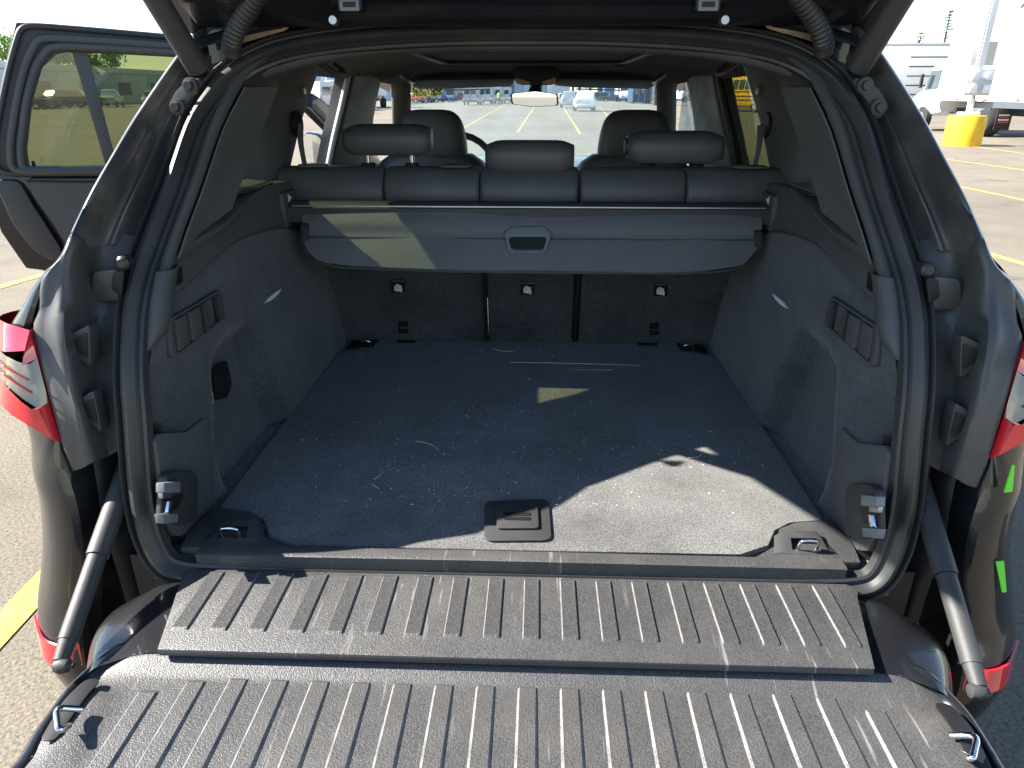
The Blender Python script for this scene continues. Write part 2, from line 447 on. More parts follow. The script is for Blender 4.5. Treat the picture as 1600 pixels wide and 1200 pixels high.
M_SEALER = mat('tan cavity wax and seam sealer', (.34, .26, .16), .5, var=.45, vscale=22, bump=.8, bscale=60)
M_GLASSW = glass('windscreen glass', (.86, .92, .93), film=.10, fcol=(.62, .68, .72))  # film puts the washed-out haze of the distance into the pane
M_GLASST = glass('green tinted privacy glass', (.44, .47, .34), film=.02)
M_MIRROR = mat('mirror glass', (.82, .86, .88), .02, metal=1.0)

# ================================================================== ground
bm = bmesh.new()
for i in range(41):
    for j in range(41): bm.verts.new((-400 + 20 * i, -300 + 20 * j, 0))
bm.verts.ensure_lookup_table()
for i in range(40):
    for j in range(40):
        a = i * 41 + j; bm.faces.new([bm.verts[k] for k in (a, a + 41, a + 42, a + 1)])
ground = finish(bm, 'ground', M_ASPHALT, smooth=0)
tag(ground, 'sun bleached light grey asphalt parking lot', 'ground', kind='structure')
LINES = []
def paint_line(p, q, w=.11):
    a, b = np.array(p)[:2], np.array(q)[:2]
    t = (b - a) / np.linalg.norm(b - a); nrm = np.array([-t[1], t[0]]) * w / 2
    n = max(2, int(np.linalg.norm(b - a) / 1.5)); rows = []
    for k in range(n + 1):
        c = a + (b - a) * k / n; j = rnd.uniform(.88, 1.08)
        rows.append([(*(c - nrm * j), .004), (*(c + nrm * j), .004)])
    o = loft('line_marking', rows, M_YELLOW, ground, smooth=0)
    LINES.append(o); return o
def gpx(a, b, ext=(0, 0)):
    p, q = oz(*a, 0), oz(*b, 0); d = (q - p) / np.linalg.norm(q - p)
    return p - d * ext[0], q + d * ext[1]
paint_line(*gpx((835, 167), (815, 197), (0, 6)))
paint_line(*gpx((876, 161), (900, 199), (0, 6)))
paint_line(*gpx((940, 170), (955, 188), (10, 3)))
paint_line(*gpx((790, 163), (730, 197), (0, 4)))
paint_line(*gpx((700, 176), (660, 186), (6, 3)))
paint_line(*gpx((1535, 231), (1600, 240), (3, 10)))
paint_line(*gpx((1487, 250), (1600, 266), (3, 10)))
paint_line(*gpx((1515, 295), (1600, 313), (2, 8)))
paint_line(*gpx((1562, 402), (1600, 413), (2.5, 8)))
paint_line(*gpx((0, 449), (62, 431), (8, .4)))
paint_line(*gpx((0, 985), (66, 915), (3, 2.0)), .115)

# ================================================================== the SUV
SUV_AT = Vector((0, 2.9, 0))
suv = empty('suv', SUV_AT, label='black SUV with its split tailgate open onto the empty boot', cat='car')
_link0 = link
def link(name, me, parent=None):
    o = _link0(name, me, parent)
    if parent is suv: o.matrix_parent_inverse = Matrix.Translation(-SUV_AT)
    return o

FZ = .82                                    # boot floor height
HALF = [(0, 1.655), (.14, 1.654), (.30, 1.646), (.42, 1.631), (.49, 1.610), (.54, 1.578), (.567, 1.545), (.592, 1.49), (.608, 1.40), (.627, 1.32),
        (.637, 1.272), (.640, 1.22), (.638, 1.175), (.632, 1.11), (.630, 1.05), (.631, .99), (.633, .95), (.632, .90), (.624, .845), (.604, .795),
        (.560, .768), (.45, .760), (.22, .757), (0, .757)]
YS_TRACE = [.925, .935, .965, .99, 1.05, 1.125, 1.205, 1.29, 1.36, 1.42, 1.55]
def _slide(x, z):                            # carry a traced seal point along its sight line onto the aperture surface
    c = np.array([0, 0, CAM[2]]); d = np.array([x, float(np.interp(z, ZS, YS_TRACE)), z]) - c; a, b = .7, 1.4
    for _ in range(40):
        m = (a + b) / 2; p = c + d * m
        if p[1] - aperture(p[2]) < 0: a = m
        else: b = m
    p = c + d * a; return (p[0], p[2])
HALF = [_slide(x, z) for x, z in HALF]
def wpath(inw=0.0, dy=0.0):
    half = [np.array([x, aperture(z) + dy, z]) for x, z in HALF]
    loop = half[:-1] + [half[-1]] + [np.array([-p[0], p[1], p[2]]) for p in half[-2:0:-1]]
    loop = cr(loop, 4, True)
    if inw:
        cx = np.array([0, 1.12, 1.2]); out = []
        n = len(loop)
        for i, p in enumerate(loop):
            t = loop[(i + 1) % n] - loop[i - 1]; t /= np.linalg.norm(t)
            nrm = np.cross(t, np.array([0, 1.0, 0])); nrm /= np.linalg.norm(nrm)
            if np.dot(nrm, cx - p) < 0: nrm = -nrm
            out.append(p + nrm * inw)
        loop = out
    return loop
# rubber seal: outer lip, groove, main bulb, inner lip
ws_prof = [(-.003, -.008), (-.003, .005), (.000, .009), (.003, .006), (.005, -.001), (.008, -.002), (.011, .006), (.016, .015), (.023, .017),
           (.029, .012), (.032, .002), (.036, -.001), (.040, .004), (.045, .002), (.047, -.012)]
path = wpath()
def wsref(i, p): return (0, -1.0, .05)
fr = frames(path, True, wsref)
c0 = np.array([0, 1.12, 1.2])
rows = []
for p, u, v in fr:
    if np.dot(u, c0 - p) < 0: u = -u
    rows.append([p + u * a + v * b for a, b in ws_prof])
seal = loft('weatherstrip', rows, M_RUBBER, suv, cv=True, smooth=50)

# ---------------------------------------------------------------- boot floor
def fl(x, y, z=FZ): return np.array([x, y, z])
base = prism('cargo_floor', [fl(-.62, .955, FZ - .012), fl(.62, .955, FZ - .012), fl(.62, 2.09, FZ - .012), fl(-.62, 2.09, FZ - .012)], M_CARPET, suv, d=(0, 0, -.05), bev=.002)
hl = [(0, .975), (.375, .977), (.43, 1.005), (.455, 1.05), (.49, 1.075), (.552, 1.085), (.556, 1.40), (.553, 1.925), (.50, 1.965), (.45, 2.062), (0, 2.068)]
outl = [fl(x, y) for x, y in hl] + [fl(-x, y) for x, y in hl[-2:0:-1]]
lid = prism('floor_lid', outl, M_CARPET, suv, d=(0, 0, -.011), bev=.003)
# handle let into the lid
hp = [oz(px, py, FZ + .002) for px, py in ((757, 785), (857, 781), (862, 846), (757, 847))]
bez = prism('lid_handle', roundpoly(hp, .018), M_PLAST, lid, d=(0, 0, .003), bev=.0012)
hc = sum(hp) / 4
gr = prism('grip', roundpoly([hc + (p - hc) * np.array([.64, .60, 1]) + np.array([0, 0.004, .004]) for p in hp], .008), M_PLAST, lid, d=(0, 0, .004), bev=.0015)
slot = [hc + np.array([x, y, .0085]) for x, y in rrect(.048, .010, .003, cy=.008)]
prism('finger_slot', slot, M_PLASTD, lid, d=(0, 0, .0006), bev=0)
prism('finger_slot', [p + np.array([0, -.0145, 0]) for p in slot], M_PLASTD, lid, d=(0, 0, .0006), bev=0)
# near-corner tie-down mouldings, far-corner rings and the dark hinge inserts
def ring(c, w, h, r, par, m=M_CHROME, lean=.3):
    pts = [(-w / 2, 0), (-w / 2, h * .7), (-w * .35, h), (w * .35, h), (w / 2, h * .7), (w / 2, 0)]
    return tube('lashing_ring', [np.array(c) + np.array([a, -b * lean, b]) for a, b in pts], r, m, par, seg=8, n=3)
for s in (-1, 1):
    o = [(.385, .957), (.44, 1.00), (.462, 1.05), (.495, 1.07), (.555, 1.08), (.575, 1.02), (.565, .957)]
    tie = prism('tie_down', [fl(s * x, y, FZ - .010) for x, y in o], M_GRAIN, suv, d=(0, 0, .014), bev=.004)
    rows = [[fl(s * x, y, FZ + .0045) for x, y in ((.43, .975), (.445, 1.025), (.525, 1.03), (.535, .975))],
            [fl(s * x, y, FZ + .006 + .012 * (y > 1)) for x, y in ((.445, .978), (.455, 1.02), (.515, 1.022), (.522, .978))],
            [fl(s * x, y, FZ + .007 + .008 * (y > 1)) for x, y in ((.462, .983), (.465, 1.005), (.508, 1.006), (.510, .983))]]
    loft('ring_cup', rows, M_PLAST, tie, cu=True)
    ring(fl(s * .487, .986, FZ + .006), .030, .022, .0028, tie)
    q = [(540, 545), (552, 533), (592, 531), (582, 543)]
    far = prism('tie_down', [flip(oz(a, b, FZ + .001), s) for a, b in q], M_PLASTD, suv, d=(0, 0, .002), bev=.001)
    ring(flip(oz(572, 541, FZ + .002), s), .030, .018, .003, far)
    q = [(622, 528), (652, 528), (649, 536), (620, 536)]
    prism('floor_insert', [flip(oz(a, b, FZ + .001), s) for a, b in q], M_PLASTD, suv, d=(0, 0, .002), bev=.001)
# sill trim strip along the boot edge
sill = sweep('sill_strip', [fl(-.527, .948, FZ + .002), fl(0, .950, FZ + .002), fl(.533, .948, FZ + .002)],
             [(-.014, -.03), (-.016, .000), (-.012, .005), (.010, .006), (.014, .004), (.014, -.03)], M_GRAIN, suv, n=6)

# ---------------------------------------------------------------- lower tailgate, folded flat
PZ = .803
def pz(px, py, z=PZ): return oz(px, py, z)
outl = [(-.533, .928), (.533, .928), (.547, .915), (.538, .897), (.500, .748), (-.500, .748), (-.538, .897), (-.547, .915)]
flap = prism('sill_flap', [fl(x, y, PZ) for x, y in outl], M_GRAIN, suv, d=(0, 0, -.012), bev=.002)
x0 = pz(843, 1000)[0]; pitch = (pz(1286, 1020)[0] - pz(409, 991)[0]) / 14
def rib_mesh(w, h, ln, ch=.0022):
    bm = bmesh.new()
    pr = [(-w / 2 - ch, -.001), (-w / 2, h), (w / 2, h), (w / 2 + ch, -.001)]
    rws = []
    for y, k in ((0, 0.0), (.006, 1.0), (ln - .010, 1.0), (ln, 0.0)):
        rws.append([bm.verts.new((a, y, b if b < 0 else (b * k - .001 * (1 - k)))) for a, b in pr])
    for r0, r1 in zip(rws[:-1], rws[1:]):
        for k in range(3):
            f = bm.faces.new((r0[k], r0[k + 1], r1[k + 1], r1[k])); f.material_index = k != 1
    bmesh.ops.recalc_face_normals(bm, faces=bm.faces)
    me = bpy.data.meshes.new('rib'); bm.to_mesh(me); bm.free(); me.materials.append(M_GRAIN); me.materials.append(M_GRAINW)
    return me
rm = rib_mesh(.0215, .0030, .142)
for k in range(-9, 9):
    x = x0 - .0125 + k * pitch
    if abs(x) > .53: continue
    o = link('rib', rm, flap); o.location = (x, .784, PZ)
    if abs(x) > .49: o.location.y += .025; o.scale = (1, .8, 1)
# the gate itself: painted shell, grained liner
GZ = .782
def gz(px, py, z=GZ): return flip(oz(px, py, z), -1)
edge_l = [(245, 1008), (180, 1022), (135, 1045), (100, 1082), (62, 1140), (30, 1190)]
le = [gz(*p) for p in edge_l] + [np.array([-.625, .48, GZ - .006]), np.array([-.645, .40, GZ - .02]), np.array([-.640, .33, GZ - .04])]
le = [np.array([-.503, .765, GZ])] + le
le = cr(le, 4)
rows = []
def gate_z(y):
    return float(np.interp(y, [.3, .36, .42, .70, .731, .747, .756, .80], [.725, .757, .768, .770, .7705, .779, .784, .784]))
for p in le:
    x = abs(p[0]); ru = []
    for t in np.linspace(-1, 1, 41):
        edge = max(0, abs(t) - .965) / .035
        y = p[1] - (1 - abs(t) ** 2.5) * .012 * (p[1] > .5)
        zz = gate_z(y) + (.010 * max(0, min(1, (abs(t) * x - (x - .055)) / .02)) if y < .7 else 0) - .012 * edge ** 2
        ru.append(np.array([x * t, y, zz]))
    rows.append(ru)
gate = loft('lower_tailgate', rows, M_GRAIN, suv, smooth=60)
pitch2 = .0578
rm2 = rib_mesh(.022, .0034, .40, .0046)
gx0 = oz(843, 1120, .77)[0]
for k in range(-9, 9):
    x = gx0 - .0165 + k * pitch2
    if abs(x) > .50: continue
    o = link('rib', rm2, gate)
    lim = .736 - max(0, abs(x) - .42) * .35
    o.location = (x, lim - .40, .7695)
# painted rim and outer skin round the liner
rim_in = [np.array([p[0] * 1.0, p[1], gate_z(p[1]) - .004]) for p in le[::2]]
def rimrow(dx, dz, dy=0.0): return [np.array([p[0] - dx * min(1, .35 + 1.2 * (.78 - p[1])) if p[1] > .5 else p[0] - dx, p[1] + dy * max(0, (p[1] - .6) / .15), p[2] + dz]) for p in rim_in]
for s in (-1, 1):
    rr = [rimrow(-.012, -.012), rimrow(.004, -.002, .006), rimrow(.022, .002, .014), rimrow(.040, -.004, .020), rimrow(.055, -.022, .024), rimrow(.062, -.06, .02), rimrow(.05, -.12, .0)]
    rr = [[flip(p, s) for p in r] for r in rr]
    loft('gate_rim', rr, M_PAINT, gate, nu=2, nv=2)
    # moulded corner that fills the gap beside the flap
    q = [[(-.498, .760, .786), (-.535, .895, .792), (-.545, .93, .775)], [(-.53, .757, .785), (-.575, .885, .790), (-.585, .92, .772)],
         [(-.565, .748, .779), (-.605, .85, .781), (-.62, .90, .765)], [(-.60, .735, .768), (-.64, .815, .762), (-.655, .865, .75)],
         [(-.615, .730, .72), (-.655, .80, .71), (-.67, .85, .70)]]
    loft('gate_corner', [[flip(p, s) for p in map(np.array, r)] for r in q], M_PAINT, gate, nu=4, nv=4)
    # pocket with the chrome striker loop
    pk = [gz(a, b, .7795) for a, b in ((88, 1158), (62, 1160), (100, 1095), (135, 1062), (160, 1062), (135, 1090), (100, 1140))]
    pocket = prism('striker_pocket', roundpoly([flip(p, s) for p in pk], .012), M_PLASTD, gate, d=(0, 0, .0025), bev=.001)
    lp = [gz(128, 1108, .785), gz(92, 1108, .800), gz(90, 1128, .800), gz(94, 1140, .797), gz(108, 1134, .786)]
    tube('striker_loop', [flip(p, s) for p in lp], .0042, M_CHROME, gate, seg=10, n=5)
# outer skin under the gate
q = [[(-.66, .74, .70), (-.4, .74, .69), (0, .74, .69), (.4, .74, .69), (.66, .74, .70)], [(-.70, .5, .66), (-.4, .5, .645), (0, .5, .64), (.4, .5, .645), (.70, .5, .66)],
     [(-.70, .33, .68), (-.4, .27, .67), (0, .25, .665), (.4, .27, .67), (.70, .33, .68)], [(-.64, .33, .742), (-.4, .30, .745), (0, .29, .745), (.4, .30, .745), (.64, .33, .742)]]
loft('outer_skin', [[np.array(p) for p in r] for r in q], M_PAINT, gate, nu=4, nv=3)
# gas-filled stays holding the lower gate
for s in (-1, 1):
    a, b = np.array([s * .652, .985, .935]), np.array([s * .632, .732, .792])
    d = b - a
    a0 = a - d * .10
    st = bar(a0, a + d * .46, .0170, .0168, M_PLAST, 'gate_stay', suv, seg=18)
    bar(a + d * .462, a + d * .90, .0142, .0138, M_PLAST, 'piston_tube', st, seg=16)
    bar(a + d * .90, a + d * 1.0, .0125, .010, M_PLAST, 'end_fitting', st, seg=14)
    lathe('ball_stud', [(0, -.012), (.009, -.009), (.012, 0), (.009, .009), (.004, .012), (.004, .016), (0, .016)], M_PLAST, st, loc=b + np.array([s * -.004, -.004, -.004]), axis='X', seg=14)

# ---------------------------------------------------------------- body round the opening
WX = lambda z: float(np.interp(z, [zz for x, zz in HALF[::-1]][2:-3], [x for x, zz in HALF[::-1]][2:-3]))
# painted D-pillar jamb: seal edge -> gutter -> raised bead -> outer shut edge -> outside skin
ST = [  # (pixel of seal edge, pixel of shut edge, Y of shut edge)
    ((372, 82), (318, 40), 1.485), ((340, 106), (290, 70), 1.43), ((318, 135), (262, 108), 1.375), ((287, 190), (212, 182), 1.265), ((266, 243), (176, 243), 1.17), ((250, 287), (145, 297), 1.105), ((228, 335), (118, 352), 1.065), ((212, 378), (98, 398), 1.035)]
for s in (-1, 1):
    rows = []
    for (w, e, Y) in ST:
        W = flip(oap(*w), s); E = flip(oy(*e, Y), s); d = E - W
        def mid(t, y): p = W + d * t; return np.array([p[0], p[1] + y, p[2]])
        rows.append([W + np.array([-s * .05, .05, 0]), W + np.array([0, .012, 0]), mid(.08, .035), mid(.38, .045), mid(.46, .030), mid(.52, .030), mid(.58, .042), mid(.72, .040), mid(.82, .012), mid(.93, .0), E,
                     E + np.array([s * .012, .015, -.002]), E + np.array([s * .030, .05, -.008]), E + np.array([s * .045, .09, -.012])])
    loft('pillar_jamb', rows, M_JAMB, suv, nu=2, nv=3, smooth=70)
# jamb drain moulding (dusty plastic) lower down, by pixels on the near-vertical rear face
JR = [((212, 372), (150, 352, 1.13), (118, 352, 1.07), (98, 398, 1.034), (84, 412, 1.03)),
      ((204, 400), (160, 378, 1.115), (118, 378, 1.05), (92, 408, 1.028), (76, 424, 1.02)),
      ((196, 436), (160, 425, 1.10), (112, 415, 1.035), (88, 430, 1.02), (64, 440, 1.015)),
      ((189, 480), (158, 470, 1.075), (105, 455, 1.015), (80, 470, 1.01), (60, 485, 1.005)),
      ((187, 530), (150, 525, 1.045), (100, 512, .985), (75, 518, .99), (52, 520, .99)),
      ((189, 600), (152, 595, 1.02), (112, 590, .965), (92, 590, .965), (72, 600, .965)),
      ((191, 650), (160, 655, 1.00), (128, 652, .955), (112, 650, .952), (88, 660, .952)),
      ((192, 690), (168, 700, .985), (140, 706, .950), (122, 715, .947), (99, 700, .947)),
      ((192, 702), (170, 712, .985), (145, 722, .950), (128, 732, .947), (112, 735, .947))]
jcov = {}
for s in (-1, 1):
    rows = []
    for w, *rest in JR:
        W = flip(oap(*w), s)
        pts = [W + np.array([-s * .03, .04, 0]), W + np.array([0, .010, 0])] + [flip(oy(a, b, Y), s) for a, b, Y in rest]
        pts.append(pts[-1] + np.array([s * .003, .03, 0]))
        rows.append(pts)
    jcov[s] = loft('jamb_cover', rows, M_JPLAST, suv, nu=3, nv=3, smooth=60)
    # triangular rubber buffers
    for (q, Y) in (([(153, 503), (155, 567), (124, 548), (117, 528), (126, 515)], 1.018), ([(159, 603), (172, 668), (138, 645), (131, 630), (140, 615)], .992)):
        oq = [flip(oy(a, b, Y), s) for a, b in q]
        bf = prism('rubber_buffer', roundpoly(oq, .006), M_PLAST, suv, d=(0, -.022, .002), bev=.004)
        prism('buffer_pocket', roundpoly(inset([p + np.array([s * -.004, -.0225, .002]) for p in oq], .62), .004), M_PLASTD, bf, d=(0, -.001, 0), bev=0)
    # latch socket with its round bumper above
    oq = [flip(oy(a, b, 1.075), s) for a, b in ((150, 422), (190, 418), (190, 470), (148, 466))]
    so = prism('striker_socket', roundpoly(oq, .01), M_JPLAST, suv, d=(0, -.010, 0), bev=.004)
    oq = [flip(oy(a, b, 1.062), s) for a, b in ((178, 424), (196, 422), (192, 462), (176, 452))]
    prism('socket_mouth', roundpoly(oq, .006), M_PLASTD, so, d=(0, -.004, 0), bev=.001)
    c = flip(oy(196, 409, 1.07), s)
    lathe('round_bumper', [(0, -.014), (.007, -.014), (.011, -.010), (.0115, -.002), (.010, .01), (0, .01)], M_RUBBER, suv, loc=c, axis='Y', seg=20)
    # body seen below the cover: dark ribbed side channel
    rows = []
    for z, xw, yw, xe, ye in ((1.03, .632, .99, .715, 1.0), (.96, .633, .985, .700, .985), (.86, .630, .975, .695, .965), (.76, .615, .970, .685, .955), (.60, .60, .975, .68, .955), (.40, .58, 1.0, .67, .97)):
        rows.append([np.array([s * (xw - .05), yw + .02, z]), np.array([s * xw, yw, z]), np.array([s * (xw + .016), yw + .035, z]), np.array([s * (xw + .022), yw + .012, z]), np.array([s * (xw + .028), yw + .012, z]), np.array([s * (xw + .034), yw + .04, z]),
                     np.array([s * (xe - .018), ye + .045, z]), np.array([s * (xe - .010), ye + .01, z]), np.array([s * xe, ye + .004, z])])
    loft('gate_channel', rows, M_PLASTD, suv, nv=3, smooth=50)
    # pillar bolts of the hatch strut bracket
    oq = [flip(oy(a, b, 1.325), s) for a, b in ((262, 165), (275, 140), (300, 118), (318, 118), (322, 128), (296, 160), (286, 190), (272, 188))]
    br = prism('strut_bracket', roundpoly(inset(oq, .86), .006), M_PLAST, suv, d=(0, -.006, 0), bev=.002)
    for (a, b) in ((299, 134), (279, 167)):
        lathe('bolt', [(0, -.016), (.007, -.016), (.008, -.010), (.008, -.008), (.0135, -.007), (.014, .002), (0, .002)], M_PLAST, br, loc=flip(oy(a, b, 1.316), s), axis='Y', seg=18)
    rows = [[flip(oy(a, b, 1.45), s) for a, b in r] for r in (((322, 58), (332, 48), (348, 44)), ((328, 80), (338, 72), (352, 70)), ((330, 102), (342, 97), (354, 92)))]
    loft('hinge_cover', rows, M_PAINT, suv, nu=3, nv=3, thick=.004)

# bumper corner, quarter panel, tail lamp : rows of (z, E edge x, E edge y) then round the corner
def corner(xe, ye, fx, fy, z):
    return [np.array([xe, ye, z]), np.array([xe + .03 * fx, ye - .006, z]), np.array([xe + .07 * fx, ye + .012, z]), np.array([xe + .115 * fx, ye + .065 * fy, z]),
            np.array([xe + .17 * fx, ye + .19 * fy, z]), np.array([xe + .215 * fx, ye + .40 * fy, z]), np.array([xe + .235 * fx, ye + .62 * fy, z])]
for s in (-1, 1):
    # quarter panel above the lamp: shut edge of the cover outwards
    rows = []
    QP = [((318, 40), 1.485, .0), ((290, 70), 1.43, .0), ((262, 108), 1.375, .0), ((212, 182), 1.265, .0), ((145, 297), 1.105, .0), ((98, 398), 1.032, .0), ((76, 424), 1.02, .0), ((60, 452), 1.01, .0), ((48, 488), .998, .0), ((42, 512), .995, 0)]
    for k, ((a, b), Y, _) in enumerate(QP):
        E = flip(oy(a, b, Y), 1)
        f = k / (len(QP) - 1)
        w = .05 + .18 * f ** 1.4; g = .16 if E[2] > 1.34 else (.4 if E[2] > 1.27 else 1.0)
        bul = f ** 3
        def qo(dy, bx, dz): return np.array([min(E[0] + (.46 - .16 * bul) * dy + .065 * bul * bx, .955), E[1] + dy, E[2] + dz - .14 * bul * max(0, dy - .03)])
        rows.append([E + np.array([-.002, .006, 0]), E + np.array([.004 + .010 * bul, .004, -.001]), qo(.03, .6, -.004), qo(.04 + .10 * g, 1.0, -.010), qo(.05 + .25 * g, 1.0, -.02), qo(.06 + .54 * g, .6, -.02)])
    loft('quarter_panel', [[np.array([p[0] * s, p[1], p[2]]) for p in r] for r in rows], M_PAINT, suv, nu=3, nv=3)
    # tail lamp
    def tl(px, py, Y): return flip(oy(px, py, Y), s)
    A = [tl(46, 516, .985), tl(58, 560, .972), tl(76, 628, .962), tl(96, 692, .95)]           # inner edge along the cover
    B = [tl(38, 548, .962), tl(34, 572, .958), tl(50, 640, .942), tl(70, 680, .94)]           # proud facet line
    C_ = [tl(0, 500, 1.02), tl(0, 548, .99), tl(0, 590, .975), tl(0, 632, .965)]
    D_ = [p + np.array([s * .105, .16, -.035]) for p in C_]
    E_ = [p + np.array([s * .165, .40, -.085]) for p in C_]
    lamp = loft('tail_lamp', [[p + np.array([0, .03, 0]) for p in A], A], M_REDD, suv)
    loft('facet', [A[:2], [B[0], B[1]]], M_RED, lamp, nu=4)
    loft('facet', [A[2:], [B[2], B[3]]], M_RED, lamp, nu=4)
    loft('red_lens', [[A[0], B[0]], [C_[0], C_[1] + np.array([0, -.0, 0])], [D_[0], D_[1]], [E_[0], E_[1]]], M_RED, lamp, nu=4, nv=3)
    rib_rows = [[A[1], A[2]], [B[1] + np.array([0, .008, 0]), B[2] + np.array([0, .008, 0])], [C_[1], C_[2]], [D_[1], D_[2]], [E_[1], E_[2]]]
    cl = loft('clear_lens', rib_rows, M_CLEAR, lamp, nu=6, nv=3)
    for t in (.35, .65):
        tube('light_bar', [r[0] * (1 - t) + r[1] * t + np.array([0, -.003, 0]) for r in rib_rows[1:]], .0014, M_REDD, lamp, seg=6, n=3)
    loft('red_lens', [[A[2], A[3]], [B[2], B[3]], [C_[2], C_[3]], [D_[2], D_[3]], [E_[2], E_[3]]], M_RED, lamp, nu=4, nv=3)
    # bumper side below the lamp
    rows = []
    for (a, b, Y, sx) in ((97, 694, .952, .86), (108, 745, .94, .90), (122, 795, .93, .94), (130, 850, .925, .97), (131, 905, .925, 1.0), (130, 950, .925, 1.05)):
        E = flip(oy(a, b, Y), 1)
        rows.append(corner(E[0], E[1], sx, 1.0, E[2]))
    E = rows[-1][0]
    for dz, dx, dy in ((-.05, .0, -.02), (-.11, -.005, -.035), (-.20, -.02, -.02), (-.30, -.05, .02)):
        rows.append(corner(E[0] + dx, E[1] + dy, 1.08, 1.0, E[2] + dz))
    rows = [[np.array([E_[0][0] * 0 + p[0], p[1], p[2]]) for p in r] for r in rows]
    inner = [[r[0] + np.array([-.004, .05, 0])] + r for r in rows]
    ab = lambda p: np.array([abs(p[0]), p[1], p[2]])
    A3, B3, C3, D3, E3 = map(ab, (A[3], B[3], C_[3], D_[3], E_[3]))
    inner = [[A3 + np.array([0, .05, .004]), A3 + np.array([0, .004, .004]), (A3 + B3) / 2 + np.array([0, .006, .003]), B3 + np.array([0, .010, .004]), (B3 + C3) / 2 + np.array([0, .010, .004]), C3 + np.array([-.006, .012, .004]), D3 + np.array([-.008, .004, .004]), E3 + np.array([-.008, 0, .004])]] + inner[1:]
    loft('rear_bumper', [[np.array([p[0] * s, p[1], p[2]]) for p in r] for r in inner], M_PAINT, suv, nu=3, nv=3)
    # red reflector strip in the bumper
    ra, rb = rows[-4], rows[-3]
    def off(p): return np.array([p[0] * s, p[1], p[2]]) + np.array([s * .004, -.006, 0])
    top = [off(ra[j] * .95 + rb[j] * .05) for j in range(0, 4)]; bot = [off(ra[j] * .3 + rb[j] * .7) for j in range(0, 4)]
    loft('reflector', [top, bot], M_RED, suv, nu=4, thick=.004)
    # fluorescent tape marks (only the passenger side carries them)
    if s > 0:
        for q in (((1582, 727), (1586, 728), (1582, 768), (1569, 770)), ((1556, 878), (1569, 877), (1573, 925), (1566, 926))):
            prism('tape_mark', [oy(a, b, .922) for a, b in q], M_GREEN, suv, d=(0, .002, 0), bev=0)

M_PALEP = mat('pale door seal lip', (.42, .43, .45), .4, spec=.5)

